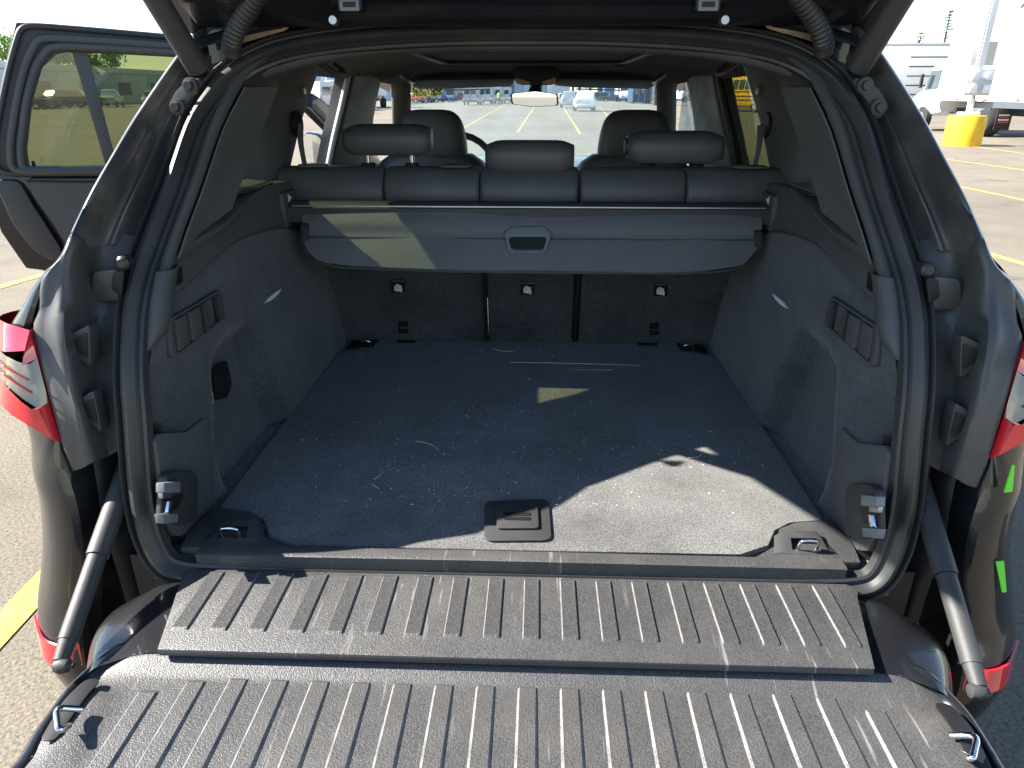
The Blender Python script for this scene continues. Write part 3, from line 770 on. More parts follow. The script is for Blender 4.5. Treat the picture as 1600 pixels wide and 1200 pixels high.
# ---------------------------------------------------------------- boot side walls (carpet), one per side
def yz(px, py, X): return ox(px, py, -X)      # pixel of the left wall on the plane x = -X
sidew = {}
for s in (-1, 1):
    S_ = np.array([s, 1, 1])
    rows = []
    # stations along Y: (Y, x floor, z top, x mid, x top)
    for Y, xf, xm, xt, zt in ((.958, .600, .598, .592, 1.215), (1.03, .590, .592, .590, 1.222), (1.10, .575, .585, .590, 1.228), (1.20, .562, .582, .594, 1.236), (1.35, .556, .580, .600, 1.243),
                              (1.50, .554, .578, .602, 1.238), (1.65, .554, .576, .602, 1.222), (1.80, .555, .576, .602, 1.200), (1.92, .557, .580, .603, 1.180), (2.06, .562, .585, .605, 1.16)):
        zz = [FZ - .02, FZ + .03, FZ + .12, FZ + .24, zt - .06, zt - .015, zt, zt + .004, zt + .004]
        xx = [xf - .002, xf + .004, xf + (xm - xf) * .45, xm, xt - .006, xt - .002, xt + .010, xt + .03, xt + .09]
        def yr(z): a_ = aperture(z) + .012; return a_ + (Y - .958) * (2.06 - a_) / 1.102
        rows.append([np.array([s * min(x, .596 + (Y - .958) * 2), yr(z), z]) for x, z in zip(xx, zz)])
    rows = [cr(rw, 8) for rw in rows]
    cols = [cr([rw[j] for rw in rows], 9) for j in range(len(rows[0]))]
    rows = [[c[i] for c in cols] for i in range(len(cols[0]))]
    NQ = [yz(a_, b_, .59)[1:] for a_, b_ in ((322, 700), (326, 565), (350, 522), (382, 506), (402, 560), (428, 660), (436, 700), (420, 760), (345, 800))]
    def niche(Y, z):                          # signed distance into the niche outline
        dmin, ins = 9.0, False; n = len(NQ)
        for k in range(n):
            (y0, z0), (y1, z1) = NQ[k], NQ[(k + 1) % n]
            t = max(0, min(1, ((Y - y0) * (y1 - y0) + (z - z0) * (z1 - z0)) / ((y1 - y0) ** 2 + (z1 - z0) ** 2)))
            dmin = min(dmin, math.hypot(Y - y0 - t * (y1 - y0), z - z0 - t * (z1 - z0)))
            if (z0 > z) != (z1 > z) and Y < (y1 - y0) * (z - z0) / (z1 - z0) + y0: ins = not ins
        return dmin if ins else -dmin
    for rw in rows:
        for j, p in enumerate(rw):
            if p[2] < 1.16:
                k = niche(p[1], p[2]); t = max(0, min(1, (k + .006) / .034)); t = t * t * (3 - 2 * t)
                # soft crease along the wheel-arch shoulder
                c_ = math.exp(-((p[2] - (1.085 - .10 * (p[1] - 1.35))) / .012) ** 2) * .004 if p[1] > 1.33 else 0
                rw[j] = p + np.array([s * (.038 * t + c_), 0, 0])
    wall = loft('boot_side_carpet', rows, M_CARPETW, suv, smooth=75)
    sidew[s] = wall
    if s < 0:
        q = [(331, 575), (352, 563), (360, 600), (352, 622), (335, 625)]
        prism('power_socket_cover', roundpoly([flip(yz(a, b, .606), s) for a, b in q], .008), M_PLASTD, wall, d=(-s * .004, 0, 0), bev=.001)
        q = [(322, 618), (332, 614), (333, 630), (324, 633)]
        fp = [flip(yz(a, b, .598), s) for a, b in q]
        pl = prism('jack_symbol', fp, M_WHITEP, wall, d=(.001, 0, 0), bev=0)
        prism('symbol_field', inset([p + np.array([.0012, 0, 0]) for p in fp], .78), M_PLASTD, wall, d=(.0005, 0, 0), bev=0)
        prism('symbol_mark', inset([p + np.array([.0019, 0, 0]) for p in fp], .4), M_WHITEP, wall, d=(.0005, 0, 0), bev=0)
    # switch / net pocket: recessed frame with dividers
    q = [(254, 500), (338, 452), (346, 498), (262, 562)]
    oq = [flip(yz(a, b, .586), s) for a, b in q]
    fr_ = prism('net_pocket', roundpoly(oq, .012), M_TRIM, wall, d=(-s * .010, 0, 0), bev=.003, holes=[roundpoly(inset(oq, .86), .010)])
    bk = [p + np.array([-s * .001, 0, 0]) for p in inset(oq, .9)]
    prism('pocket_back', bk, M_PLASTD, wall, d=(-s * .001, 0, 0), bev=0)
    A, B, C2, D2 = bk
    for t, w, dp in ((.16, .10, .010), (.42, .10, .012), (.60, .015, .016), (.74, .10, .007), (.93, .012, .016)):
        def L4(u, v): return (A * (1 - u) + B * u) * (1 - v) + (D2 * (1 - u) + C2 * u) * v
        o = [L4(t - w, .06), L4(t + w if t + w < .98 else .98, .06), L4(min(.98, t + w), .94), L4(t - w, .94)]
        prism('pocket_divider', o, M_TRIM if w > .05 else M_PLAST, wall, d=(-s * dp, 0, 0), bev=.0015)
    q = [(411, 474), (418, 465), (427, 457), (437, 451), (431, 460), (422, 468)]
    prism('glint_plate', [flip(yz(a, b, .582), s) for a, b in q], M_WHITEP, wall, d=(-s * .006, 0, 0), bev=.001)  # thin plate, its white colour stands in for a bright glint
    # latch cover with the gate catch
    q = [(232, 690), (238, 677), (284, 674), (312, 652), (320, 668), (328, 790), (304, 836), (262, 838), (250, 815)]
    oq = [flip(ox(a, b, -(.590 if a < 300 else .583)), s) for a, b in q]
    lc = prism('latch_cover', roundpoly(oq, .006), M_TRIM, wall, d=(-s * .012, 0, 0), bev=.004)
    q = [(246, 745), (256, 736), (288, 735), (296, 745), (296, 812), (275, 820), (242, 812)]
    oq = [flip(yz(a, b, .575), s) for a, b in q]
    ct = prism('gate_catch', roundpoly(oq, .006), M_PLAST, wall, d=(-s * .016, 0, 0), bev=.003)
    def cq(q, X, d, m, nm, b=.002): return prism(nm, [flip(yz(a, b_, X), s) for a, b_ in q], m, wall, d=(-s * d, 0, 0), bev=b)
    cq([(243, 754), (269, 752), (269, 769), (243, 770)], .558, .014, M_RING, 'catch_head')
    cq([(246, 770), (262, 769), (262, 778), (247, 779)], .557, .008, M_STEEL, 'catch_pin')
    cq([(240, 803), (266, 802), (265, 816), (243, 818)], .558, .014, M_RING, 'catch_jaw')
    cq([(250, 779), (285, 772), (276, 795), (250, 802)], .5585, .002, M_PLASTD, 'catch_mouth', 0)
    cq([(257, 783), (262, 782), (260, 800), (255, 801)], .556, .008, M_CHROME, 'catch_tooth', .001)
    # plastic belt trim over the carpet, with the speaker shelf
    rows = []
    for Y, x0_, z0_, z1_, x1_ in ((.985, .592, 1.20, 1.265, .585), (1.05, .590, 1.205, 1.285, .580), (1.13, .588, 1.218, 1.292, .575), (1.25, .594, 1.232, 1.300, .575), (1.38, .600, 1.240, 1.318, .585), (1.55, .602, 1.234, 1.330, .598),
                             (1.72, .606, 1.214, 1.325, .604), (1.86, .610, 1.195, 1.315, .608), (2.0, .615, 1.175, 1.305, .612)):
        def yr(z): a_ = aperture(z) + .014; return a_ + (Y - .985) * (2.0 - a_) / 1.015
        rows.append([np.array([s * min(x, .582 + (Y - .985) * 1.2), yr(z), z]) for x, z in ((x0_ + .02, z0_ - .03), (x0_ + .003, z0_ + .002), (x0_ - .006, z0_ + .012), (x0_ + .004, z0_ + (z1_ - z0_) * .5), (x1_ + .002, z1_ - .008), (x1_ + .008, z1_), (x1_ + .05, z1_ - .001), (x1_ + .14, z1_ - .03))])
    bt = loft('belt_trim', rows, M_TRIM, suv, nu=3, nv=3, smooth=60)
    c = flip(np.array([.645, 1.62, 1.330]), s)
    prism('speaker_grille', [c + np.array([x, y, 0]) for x, y in rrect(.085, .20, .02)], M_PLAST, bt, d=(0, 0, .003), bev=.001)
    slat = bpy.data.meshes.new('grille_slat')
    bm = bmesh.new(); bmesh.ops.create_cube(bm, size=1)
    for v in bm.verts: v.co = Vector((v.co.x * .072, v.co.y * .006, v.co.z * .004))
    bm.to_mesh(slat); bm.free(); slat.materials.append(M_TRIM)
    for k in range(13):
        o = link('grille_slat', slat, bt); o.location = (c[0], c[1] - .085 + k * .0142, c[2] + .005); o.rotation_euler = (0, 0, s * .5)
    # carry hook on the trim by the opening
    q = [(266, 424), (276, 416), (278, 440), (270, 446)]
    prism('bag_hook', [flip(yz(a, b, .590), s) for a, b in q], M_PLASTD, bt, d=(-s * .01, 0, 0), bev=.002)
    # two triangular arrow marks and the catch housing for the load cover
    ch = boxm('cover_mount', (.040, .10, .085), M_TRIM, suv, loc=(s * .618, 1.795, 1.258), bev=.006)
    for zc in (1.285, 1.250):
        q = [np.array([s * .5972, 1.775, zc + .010]), np.array([s * .5972, 1.800, zc]), np.array([s * .5972, 1.775, zc - .010])]
        prism('arrow_mark', q, M_WHITEP, ch, d=(-s * .0008, 0, 0), bev=0)
    # D-pillar trim from the seal to the quarter window
    rows = []
    for za, (xb, yb, zb) in ((1.60, (.52, 1.78, 1.590)), (1.565, (.55, 1.72, 1.560)), (1.54, (.555, 1.666, 1.543)), (1.47, (.556, 1.585, 1.49)), (1.38, (.557, 1.48, 1.422)), (1.31, (.557, 1.40, 1.372)), (1.27, (.560, 1.34, 1.325)), (1.235, (.575, 1.22, 1.285))):
        xa = WX(za) - .047; ya = aperture(za) + .014
        xb, yb, zb = (np.array([xb, yb, zb]) - CAM * np.array([-1, 1, 1])) * (1.06 if zb < 1.45 else 1.035) + CAM * np.array([-1, 1, 1])
        a = np.array([xa, ya, za]); b = np.array([xb, yb, zb])
        m1, m2 = a * .66 + b * .34 + np.array([.008, 0, 0]), a * .3 + b * .7 + np.array([.010, 0, 0])
        a2 = a * .9 + b * .1 + np.array([-.012, 0, .0])
        rows.append([a + np.array([.02, .006, 0]), a + np.array([-.008, .0, 0]), a2, m1, m2, b, b + np.array([.02, .012, 0]), b + np.array([.12, .03, 0])])
    dtr = loft('pillar_trim', [[p * S_ for p in r] for r in rows], M_TRIM, suv, nu=2, nv=3, smooth=55)
    # lighter inset panel with a crisp upper edge
    pr_ = []
    for rw in rows[2:7]:
        a_, b_ = rw[2], rw[5]
        pr_.append([(a_ * (1 - t) + b_ * t + np.array([.009 * math.sin(math.pi * t) - .0045, 0, 0])) * S_ for t in (-.02, .3, .55, .8, .985)])
    loft('trim_panel', pr_, M_TRIM2, dtr, nu=3, nv=3, thick=.003, smooth=40)
    # soft lower end of the trim beside the seal
    rows = []
    for z in (1.26, 1.22, 1.18, 1.155, 1.148):
        xa = WX(z) - .046; k = max(0, (1.17 - z) / .022)
        rows.append([np.array([s * (xa + .012), aperture(z) + .008, z]), np.array([s * (xa - .010 + .01 * k), aperture(z) + .006, z]), np.array([s * (xa - .020 + .02 * k), aperture(z) + .03, z]), np.array([s * (xa - .010 + .02 * k), aperture(z) + .07 - .03 * k, z])])
    loft('trim_end', rows, M_TRIM, suv, nu=3, nv=3, smooth=55)
    # C-pillar trim with belt outlet
    q = [[(.72, 1.84, 1.58), (.72, 1.83, 1.45), (.72, 1.80, 1.30)], [(.665, 1.90, 1.585), (.665, 1.87, 1.45), (.66, 1.84, 1.30)], [(.615, 2.06, 1.60), (.635, 1.99, 1.45), (.645, 1.905, 1.30)], [(.607, 2.21, 1.607), (.645, 2.09, 1.452), (.67, 1.965, 1.30)], [(.66, 2.24, 1.607), (.70, 2.12, 1.452), (.73, 2.0, 1.30)]]
    loft('pillar_trim', [[np.array(p) * S_ for p in r] for r in q], M_TRIM, suv, nu=4, nv=3, smooth=60)
    # belt outlet, belt and coat hook
    c = np.array([s * .634, 2.00, 1.452])
    lathe('belt_outlet', [(0, -.004), (.030, -.004), (.034, 0), (.034, .012), (.026, .016), (.022, .006), (0, .006)], M_PLASTD, suv, loc=c, axis='X', seg=20, rotm=None if s < 0 else None)
    bl = [c + np.array([-s * .018, -.005, 0]), np.array([s * .618, 1.985, 1.40]), np.array([s * .60, 1.955, 1.32]), np.array([s * .59, 1.95, 1.27])]
    sweep('seat_belt', bl, [(-.022, -.001), (.022, -.001), (.022, .001), (-.022, .001)], M_PLAST, suv, n=4, ref=(1, 0, 0))
    ck = boxm('coat_hook', (.012, .030, .032), M_TRIM, suv, loc=(s * .622, 2.06, 1.535), bev=.004)
    boxm('hook_pad', (.004, .018, .018), M_STEEL, ck, loc=(s * .615, 2.06, 1.535), bev=.002)

# ---------------------------------------------------------------- rear seat backs
def seat_y(z): return 2.035 - .25 * (z - FZ)
def back_panel(x0_, x1_, name='seat_back'):
    """carpeted back with a padded leather top roll"""
    rows = []
    n = 7
    for k in range(n):
        x = x0_ + (x1_ - x0_) * k / (n - 1)
        e = .010 if k in (0, n - 1) else 0
        rows.append([np.array([x, seat_y(z) + e, z]) for z in (FZ - .02, FZ + .1, 1.0, 1.10, 1.20, 1.235)])
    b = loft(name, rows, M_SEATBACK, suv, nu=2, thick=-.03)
    return b
sb = {}
for nm, x0_, x1_ in (('L', -.60, -.128), ('M', -.115, .138), ('R', .160, .61)):
    sb[nm] = back_panel(x0_, x1_)
# black gaps with steel edge rails between the backs
for xa, xb in ((-.124, -.119), (.144, .154)):
    sweep('seat_rail', [np.array([(xa + xb) / 2, seat_y(FZ) - .004, FZ + .008]), np.array([(xa + xb) / 2, seat_y(1.2) - .004, 1.2])], [(-.005, -.012), (.005, -.012), (.005, .004), (-.005, .004)], M_PLASTD, suv, ref=(0, -1, 0))
# padded top rolls (leather), stitched segments
def roll(x0_, x1_, parent, z1=1.352, z0=1.232, end=.012):
    pr = [(1.860, z0), (1.845, z0 + .03), (1.842, z0 + .06), (1.852, z1 - .03), (1.875, z1 - .006), (1.91, z1), (1.95, z1 - .012), (1.98, z1 - .05), (1.985, z0)]
    rows = []
    xs = [x0_, x0_ + end * .3, x0_ + end, (x0_ + x1_) / 2, x1_ - end, x1_ - end * .3, x1_]
    for x, k in zip(xs, (.88, .96, 1, 1.012, 1, .96, .88)):
        cy, cz = 1.915, (z0 + z1) / 2
        rows.append([np.array([x, cy + (y - cy) * k, cz + (z - cz) * k]) for y, z in pr])
    return loft('top_roll', rows, M_LEATHER, parent, cu=True, nu=3, smooth=70, caps=True)
for x0_, x1_, p in ((-.655, -.372, 'L'), (-.370, -.122, 'L'), (-.120, .134, 'M'), (.138, .408, 'R'), (.410, .668, 'R')):
    roll(x0_, x1_, sb[p])
for x0_, x1_ in ((-.700, -.662), (.674, .712)):
    roll(x0_, x1_, sb['L' if x0_ < 0 else 'R'], 1.346, 1.24)
# release bezels and belt guides on top of the rolls
for (px, py, w) in ((490, 266, .075), (712, 268, .085), (1170, 268, .085)):
    c = oy(px, py, 1.885); c[2] = 1.352
    bz = prism('release_bezel', [c + np.array([x, y, 0]) for x, y in rrect(w, .05, .018)], M_TRIM, sb['L'] if px < 800 else sb['R'], d=(0, 0, .006), bev=.002)
    prism('release_lever', [c + np.array([x, y, .0062]) for x, y in rrect(w * .6, .022, .008)], M_PLASTD, sb['L'] if px < 800 else sb['R'], d=(0, 0, .001), bev=0)
# top tether and isofix symbol plates on the backs
def stl(px, py, e=0.0):
    n = np.array([0, 1.0, .25]); return opl(px, py, (0, seat_y(FZ) - .0018 - e, FZ), n)
def plate_on_back(cx, cy, w, h, m, par, nm, e=0.0, d=.0012):
    q = [stl(cx - w / 2, cy - h / 2, e), stl(cx + w / 2, cy - h / 2, e), stl(cx + w / 2, cy + h / 2, e), stl(cx - w / 2, cy + h / 2, e)]
    return prism(nm, q, m, par, d=(0, -d, 0), bev=0)
for cx, cy, p in ((622, 447, 'L'), (824, 450, 'M'), (1032, 452, 'R')):
    plate_on_back(cx, cy, 22, 21, M_PLASTD, sb[p], 'tether_anchor')
    plate_on_back(cx, cy - 8, 22, 2, M_STEEL, sb[p], 'anchor_bar', .003, .003)
    # child seat pictogram: seat shell, child, two feet
    for (dx, dy, w, h) in ((-4, 4, 4, 7), (2, 1, 7, 5), (2, 6, 9, 5), (-4, 0, 2, 3), (5, 8.5, 3, 2), (-1, -2, 4, 2.4)):
        plate_on_back(cx + dx, cy + dy, w, h, M_WHITEP, sb[p], 'anchor_symbol', .0028, .0006)
for cx, cy, p in ((630, 511, 'L'), (1022, 514, 'R')):
    plate_on_back(cx, cy, 15, 19, M_PLASTD, sb[p], 'lower_anchor')
    plate_on_back(cx, cy + 1, 13, 2.2, M_STEEL, sb[p], 'anchor_bar', .003, .003)
# head restraints
def headrest(px0, py0, px1, py1, Y, par, posts=True, knob=False, thick=.085, lower=False):
    a, b = oy(px0, py0, Y), oy(px1, py1, Y)
    x0_, x1_, z0_, z1_ = a[0], b[0], b[2], a[2]
    rows = []
    n = 9
    for k in range(n):
        t = k / (n - 1); x = x0_ + (x1_ - x0_) * t
        e = 1 - abs(2 * t - 1) ** 7 * .30
        cz = (z0_ + z1_) / 2; h = (z1_ - z0_) / 2
        pr = [(-.5, -.95), (-.62, -.2), (-.58, .45), (-.35, .92), (0, 1.0), (.45, .93), (.6, .3), (.5, -.6), (.2, -1.0), (-.25, -1.03)]
        rows.append([np.array([x, Y + .045 + thick * yy * e, cz + h * zz * e]) for yy, zz in pr])
    h = loft('headrest', rows, M_LEATHER, par, cu=True, nu=3, nv=2, smooth=70, caps=True)
    ys = Y + .045 - thick * .47
    tube('seam', [np.array([x0_ + (x1_ - x0_) * .05, ys + .014, z1_ - .012]), np.array([x0_ + (x1_ - x0_) * .12, ys - .001, z1_ - .017]), np.array([x0_ + (x1_ - x0_) * .5, ys - .003, z1_ - .016]), np.array([x0_ + (x1_ - x0_) * .88, ys - .001, z1_ - .017]), np.array([x0_ + (x1_ - x0_) * .95, ys + .014, z1_ - .012])], .0016, M_PLASTD, h, seg=6, n=4)
    if posts:
        for f in (.24, .76):
            x = x0_ + (x1_ - x0_) * f
            tube('headrest_post', [np.array([x, Y + .05, z0_ + .02]), np.array([x, Y + .05, 1.34])], .0065, M_CHROME, par, seg=10)
            lathe('post_collar', [(0, 0), (.022, 0), (.020, .010), (.010, .012), (0, .012)], M_PLASTD, par, loc=(x, Y + .05, 1.347), seg=14)
    if knob:
        lathe('headrest_button', [(0, -.006), (.018, -.006), (.022, 0), (.022, .006), (0, .006)], M_PLAST, par, loc=(x0_ - .002, Y + .045, (z0_ + z1_) / 2), axis='X', seg=18)
    return h
headrest(531, 195, 671, 243, 1.875, sb['L'])
headrest(757, 221, 897, 270, 1.865, sb['M'], posts=False, thick=.075)
headrest(985, 206, 1131, 256, 1.875, sb['R'], knob=True)
# seat cushions and fronts, so the bench is a whole bench
for nm, x0_, x1_ in (('L', -.64, -.125), ('M', -.118, .132), ('R', .14, .65)):
    rows = []
    for y, z in ((2.02, 1.30), (2.08, 1.05), (2.14, .84), (2.3, .78), (2.62, .80), (2.68, .74), (2.66, .55)):
        rows.append([np.array([x0_ + (x1_ - x0_) * t, y + .012 * (2 * t - 1) ** 4, z - .02 * (2 * t - 1) ** 6]) for t in (0, .08, .5, .92, 1)])
    loft('seat_cushion', rows, M_LEATHER, sb[nm], nu=2, nv=3, smooth=70)

# ---------------------------------------------------------------- retractable load cover
cas = sweep('cover_cassette', [np.array([-.600, 1.79, 1.252]), np.array([0, 1.79, 1.252]), np.array([.600, 1.79, 1.252])],
            [(-.028, -.030), (-.034, -.010), (-.030, .014), (-.016, .024), (.016, .024), (.030, .012), (.030, -.022), (.014, -.032)], M_PLAST, suv, n=4, ref=(0, 0, 1))
sweep('cassette_lip', [np.array([-.585, 1.7665, 1.268]), np.array([.59, 1.7665, 1.268])], [(-.003, -.002), (.003, -.002), (.003, .002), (-.003, .002)], M_STEEL, cas, ref=(0, 0, 1))
# flap: fabric leader then board
def fp(px, py):                              # flap plane from the cassette slot down to the hanging edge
    return opl(px, py, (0, 1.772, 1.262), np.array([0, -(1.262 - 1.120), (1.772 - 1.690)]) * -1)
top = [(472, 333), (560, 333), (700, 333), (830, 334), (960, 335), (1090, 337), (1190, 338)]
m1 = [(474, 350), (562, 351), (700, 352), (830, 353), (960, 354), (1090, 355), (1189, 356)]
m2 = [(473, 366), (562, 367), (700, 368), (830, 369), (960, 370), (1090, 371), (1188, 371)]
m3 = [(476, 388), (562, 392), (700, 394), (830, 395), (960, 396), (1090, 395), (1184, 390)]
bot = [(500, 411), (565, 418), (700, 422), (830, 424), (960, 425), (1080, 425), (1160, 417)]
rows = [[fp(*p) for p in r] for r in (top, m1, m2, m3, bot)]
rows[1] = [p + np.array([0, -.004, .001]) for p in rows[1]]; rows[2] = [p + np.array([0, .003, 0]) for p in rows[2]]
for rw in rows:
    for k_, p_ in enumerate(rw): p_ += np.array([0, .0035 * math.sin(k_ * 2.1 + 1), .002 * math.sin(k_ * 1.3)])
cover = loft('load_cover', rows, M_FABRIC, suv, nu=4, nv=4, thick=.004, smooth=60)
sweep('cover_piping', [fp(471, 366) + np.array([0, -.002, 0]), fp(476, 386) + np.array([0, -.002, 0]), fp(488, 404), fp(520, 415), fp(565, 419), fp(700, 423), fp(830, 425), fp(960, 426), fp(1080, 426), fp(1145, 421), fp(1172, 408), fp(1186, 388), fp(1189, 370)],
      [(-.003, -.003), (.003, -.003), (.003, .003), (-.003, .003)], M_PLAST, cover, n=4, ref=(0, -1, 0))
for y in (349, 370):
    sweep('board_seam', [fp(474, y) + np.array([0, -.0035, 0]), fp(830, y + 3) + np.array([0, -.0035, 0]), fp(1188, y + 5) + np.array([0, -.0035, 0])], [(-.0016, -.001), (.0016, -.001), (.0016, .0012), (-.0016, .0012)], M_PLAST, cover, n=3, ref=(0, -1, .4))
for (a, b) in ((478, 360), (1183, 371)):
    q = [fp(a - 6, b - 13), fp(a + 6, b - 13), fp(a + 6, b + 13), fp(a - 5, b + 13)]
    prism('cover_guide', roundpoly([p + np.array([0, -.005, 0]) for p in q], .004), M_PLAST, cover, d=(0, -.010, -.004), bev=.002)
oq = [(788, 361), (797, 352), (851, 351), (862, 362), (853, 388), (846, 392), (802, 391), (794, 387)]
hq = [(795, 370), (799, 367), (851, 367), (854, 370), (850, 385), (846, 388), (803, 388), (799, 385)]
o1 = roundpoly([fp(*p) + np.array([0, -.003, 0]) for p in oq], .006); h1 = roundpoly([fp(*p) + np.array([0, -.003, 0]) for p in hq], .004)
prism('cover_handle', o1, M_RING, cover, d=(0, -.010, -.003), bev=.002, holes=[h1])
prism('handle_well', [p + np.array([0, -.001, 0]) for p in h1], M_PLASTD, cover, d=(0, -.001, 0), bev=0)

# ---------------------------------------------------------------- roof, headliner, pillars, glass
rows = []
HL = ((1.49, 1.632, 1.575, .50), (1.54, 1.618, 1.575, .52), (1.60, 1.612, 1.575, .54), (1.70, 1.625, 1.58, .57), (2.0, 1.642, 1.60, .60), (2.5, 1.655, 1.607, .62), (3.0, 1.648, 1.60, .62), (3.35, 1.622, 1.59, .60), (3.52, 1.592, 1.572, .57))
for y, zc, ze, xe in HL:
    rows.append([np.array([xe * t, y, ze + (zc - ze) * (1 - abs(t) ** 4)]) for t in (-1.12, -1, -.93, -.8, -.6, -.3, 0, .3, .6, .8, .93, 1, 1.12)])
loft('headliner', rows, M_HEAD, suv, nu=2, nv=3, smooth=60)
# rear header trim just inside the seal
rows = []
for t in np.linspace(-1, 1, 21):
    x = .50 * t; k = abs(t) ** 3.5
    rows.append([np.array([x, 1.482 - .045 * k, 1.618 - .05 * k]), np.array([x, 1.495 - .045 * k, 1.607 - .05 * k]), np.array([x, 1.52 - .03 * k, 1.604 - .045 * k]), np.array([x, 1.56 - .02 * k, 1.612 - .04 * k]), np.array([x, 1.60, 1.622 - .04 * k])])
loft('header_trim', rows, M_TRIM, suv, nv=2, nu=3, smooth=60)
# sunroof opening frame (dark glass above)
sr = [np.array([x, y, 1.640 if y < 2.4 else 1.636]) for x, y in ((-.27, 2.10), (.28, 2.10), (.345, 2.28), (.36, 2.92), (-.345, 2.92), (-.33, 2.28))]
sr0 = roundpoly([np.array([x, y, 1.642]) for x, y in ((-.34, 2.10), (.35, 2.10), (.36, 2.92), (-.35, 2.92))], .06)
sro = prism('sunroof_frame', sr0, M_PLASTD, suv, d=(0, 0, -.012), bev=.003, holes=[inset(sr0, .93)])
prism('sunroof_blind', inset(sr0, .95), M_HEAD, sro, d=(0, 0, .003), bev=0)
# outer roof
rows = []
for y, zc, ze, xe in ((1.46, 1.695, 1.640, .55), (1.60, 1.715, 1.66, .60), (2.2, 1.74, 1.67, .66), (2.9, 1.735, 1.665, .66), (3.4, 1.69, 1.64, .64), (3.7, 1.64, 1.60, .62)):
    rows.append([np.array([xe * t, y, ze + (zc - ze) * (1 - abs(t) ** 3)]) for t in (-1.14, -1.1, -1, -.8, -.4, 0, .4, .8, 1, 1.1, 1.14)])
    rows[-1][0][2] -= .05; rows[-1][-1][2] -= .05
loft('roof_panel', rows, M_PAINT, suv, nu=2, nv=3, smooth=60)
# roof flange above the seal: painted lip with waxy seam
rows = []
for t in np.linspace(-1, 1, 25):
    x = .60 * t; k = abs(t) ** 4
    rows.append([np.array([x, 1.475 - .07 * k, 1.660 - .055 * k]), np.array([x, 1.478 - .06 * k, 1.676 - .05 * k]), np.array([x, 1.51 - .06 * k, 1.680 - .05 * k]), np.array([x, 1.515 - .06 * k, 1.704 - .05 * k])])
loft('roof_flange', rows, M_PAINT, suv, nv=2, nu=2, smooth=50)
for s in (-1, 1):
    q = [flip(oy(a, b, 1.452), s) for a, b in ((352, 86), (378, 68), (452, 46), (452, 26), (420, 26), (372, 46))]
    prism('seam_sealer', roundpoly(q, .012), M_SEALER, suv, d=(0, .012, .004), bev=.006)

# hatch raised above, its hinges, struts and cable boots
rows = []
def hatch_pt(x, d, dz=0.0): return np.array([x, 1.43 - d * .905, 1.688 + d * .425 + dz])
for d, w, cr_ in ((-.12, .62, .01), (0, .66, .010), (.05, .67, .016), (.15, .68, .02), (.35, .69, .02), (.60, .70, .016), (.75, .69, .01)):
    rows.append([hatch_pt(w * t, d + .03 * (1 - t * t) * (d > .5), -.03 * abs(t) ** 6) for t in (-1, -.96, -.8, -.4, 0, .4, .8, .96, 1)])
hatch = loft('upper_hatch', rows, M_PAINT, suv, nu=2, nv=3, thick=-.035, smooth=50)
gl_ = [hatch_pt(x, d, -.045) for x, d in ((-.52, .16), (.52, .16), (.56, .60), (-.56, .60))]
prism('hatch_window', roundpoly(gl_, .05), M_GLASST, hatch, d=(0, .002, -.004), bev=0)
prism('hatch_liner', roundpoly([hatch_pt(x, d, -.040) for x, d in ((-.60, .01), (.60, .01), (.60, .10), (-.60, .10))], .02), M_PAINT, hatch, d=(0, .004, -.012), bev=.004)
for px in (550, 1103):
    hg = empty
    c = oy(px, 12, 1.36)
    h = boxm('hatch_hinge', (.042, .05, .020), M_PLASTD, suv, loc=c + np.array([0, .01, .004]), bev=.003)
    boxm('hinge_bracket', (.034, .006, .018), M_RING, h, loc=c + np.array([0, -.016, .002]), bev=.002)
    boxm('hinge_slot', (.022, .004, .008), M_PLASTD, h, loc=c + np.array([0, -.019, .003]), bev=.001)
    lathe('hinge_bolt', [(0, -.010), (.007, -.010), (.009, -.004), (.009, .004), (0, .004)], M_STEEL, h, loc=oy(px + (-28 if px < 800 else 28), 32, 1.375), axis='Y', seg=12)
for s in (-1, 1):
    a = flip(oy(310, 108, 1.372), s); b = flip(oy(245, 0, 1.30), s)
    d = b - a
    st = bar(a, a + d * 3.2, .0205, .0205, M_PLAST, 'hatch_strut', suv, seg=20)
    lathe('strut_socket', [(0, -.016), (.013, -.014), (.016, 0), (.013, .014), (0, .016)], M_PLASTD, st, loc=a, axis='X', seg=16)
    pts = [flip(p, s) for p in (oy(363, 86, 1.41), oy(362, 66, 1.40), oy(374, 36, 1.385), oy(393, 8, 1.365), oy(412, -22, 1.34), oy(432, -50, 1.31))]
    pp = cr(pts, 9); rr = []
    for k in range(len(pp)): rr.append(.0155 + (.0028 if k % 2 else 0) if k > 4 else .0165)
    rows = []
    for (p, u, v), q in zip(frames(pp, False, (0, 1, 0)), rr):
        rows.append([p + u * q * math.cos(2 * math.pi * k / 14) + v * q * math.sin(2 * math.pi * k / 14) for k in range(14)])
    loft('cable_boot', rows, M_RUBBER, suv, cu=True, smooth=25)

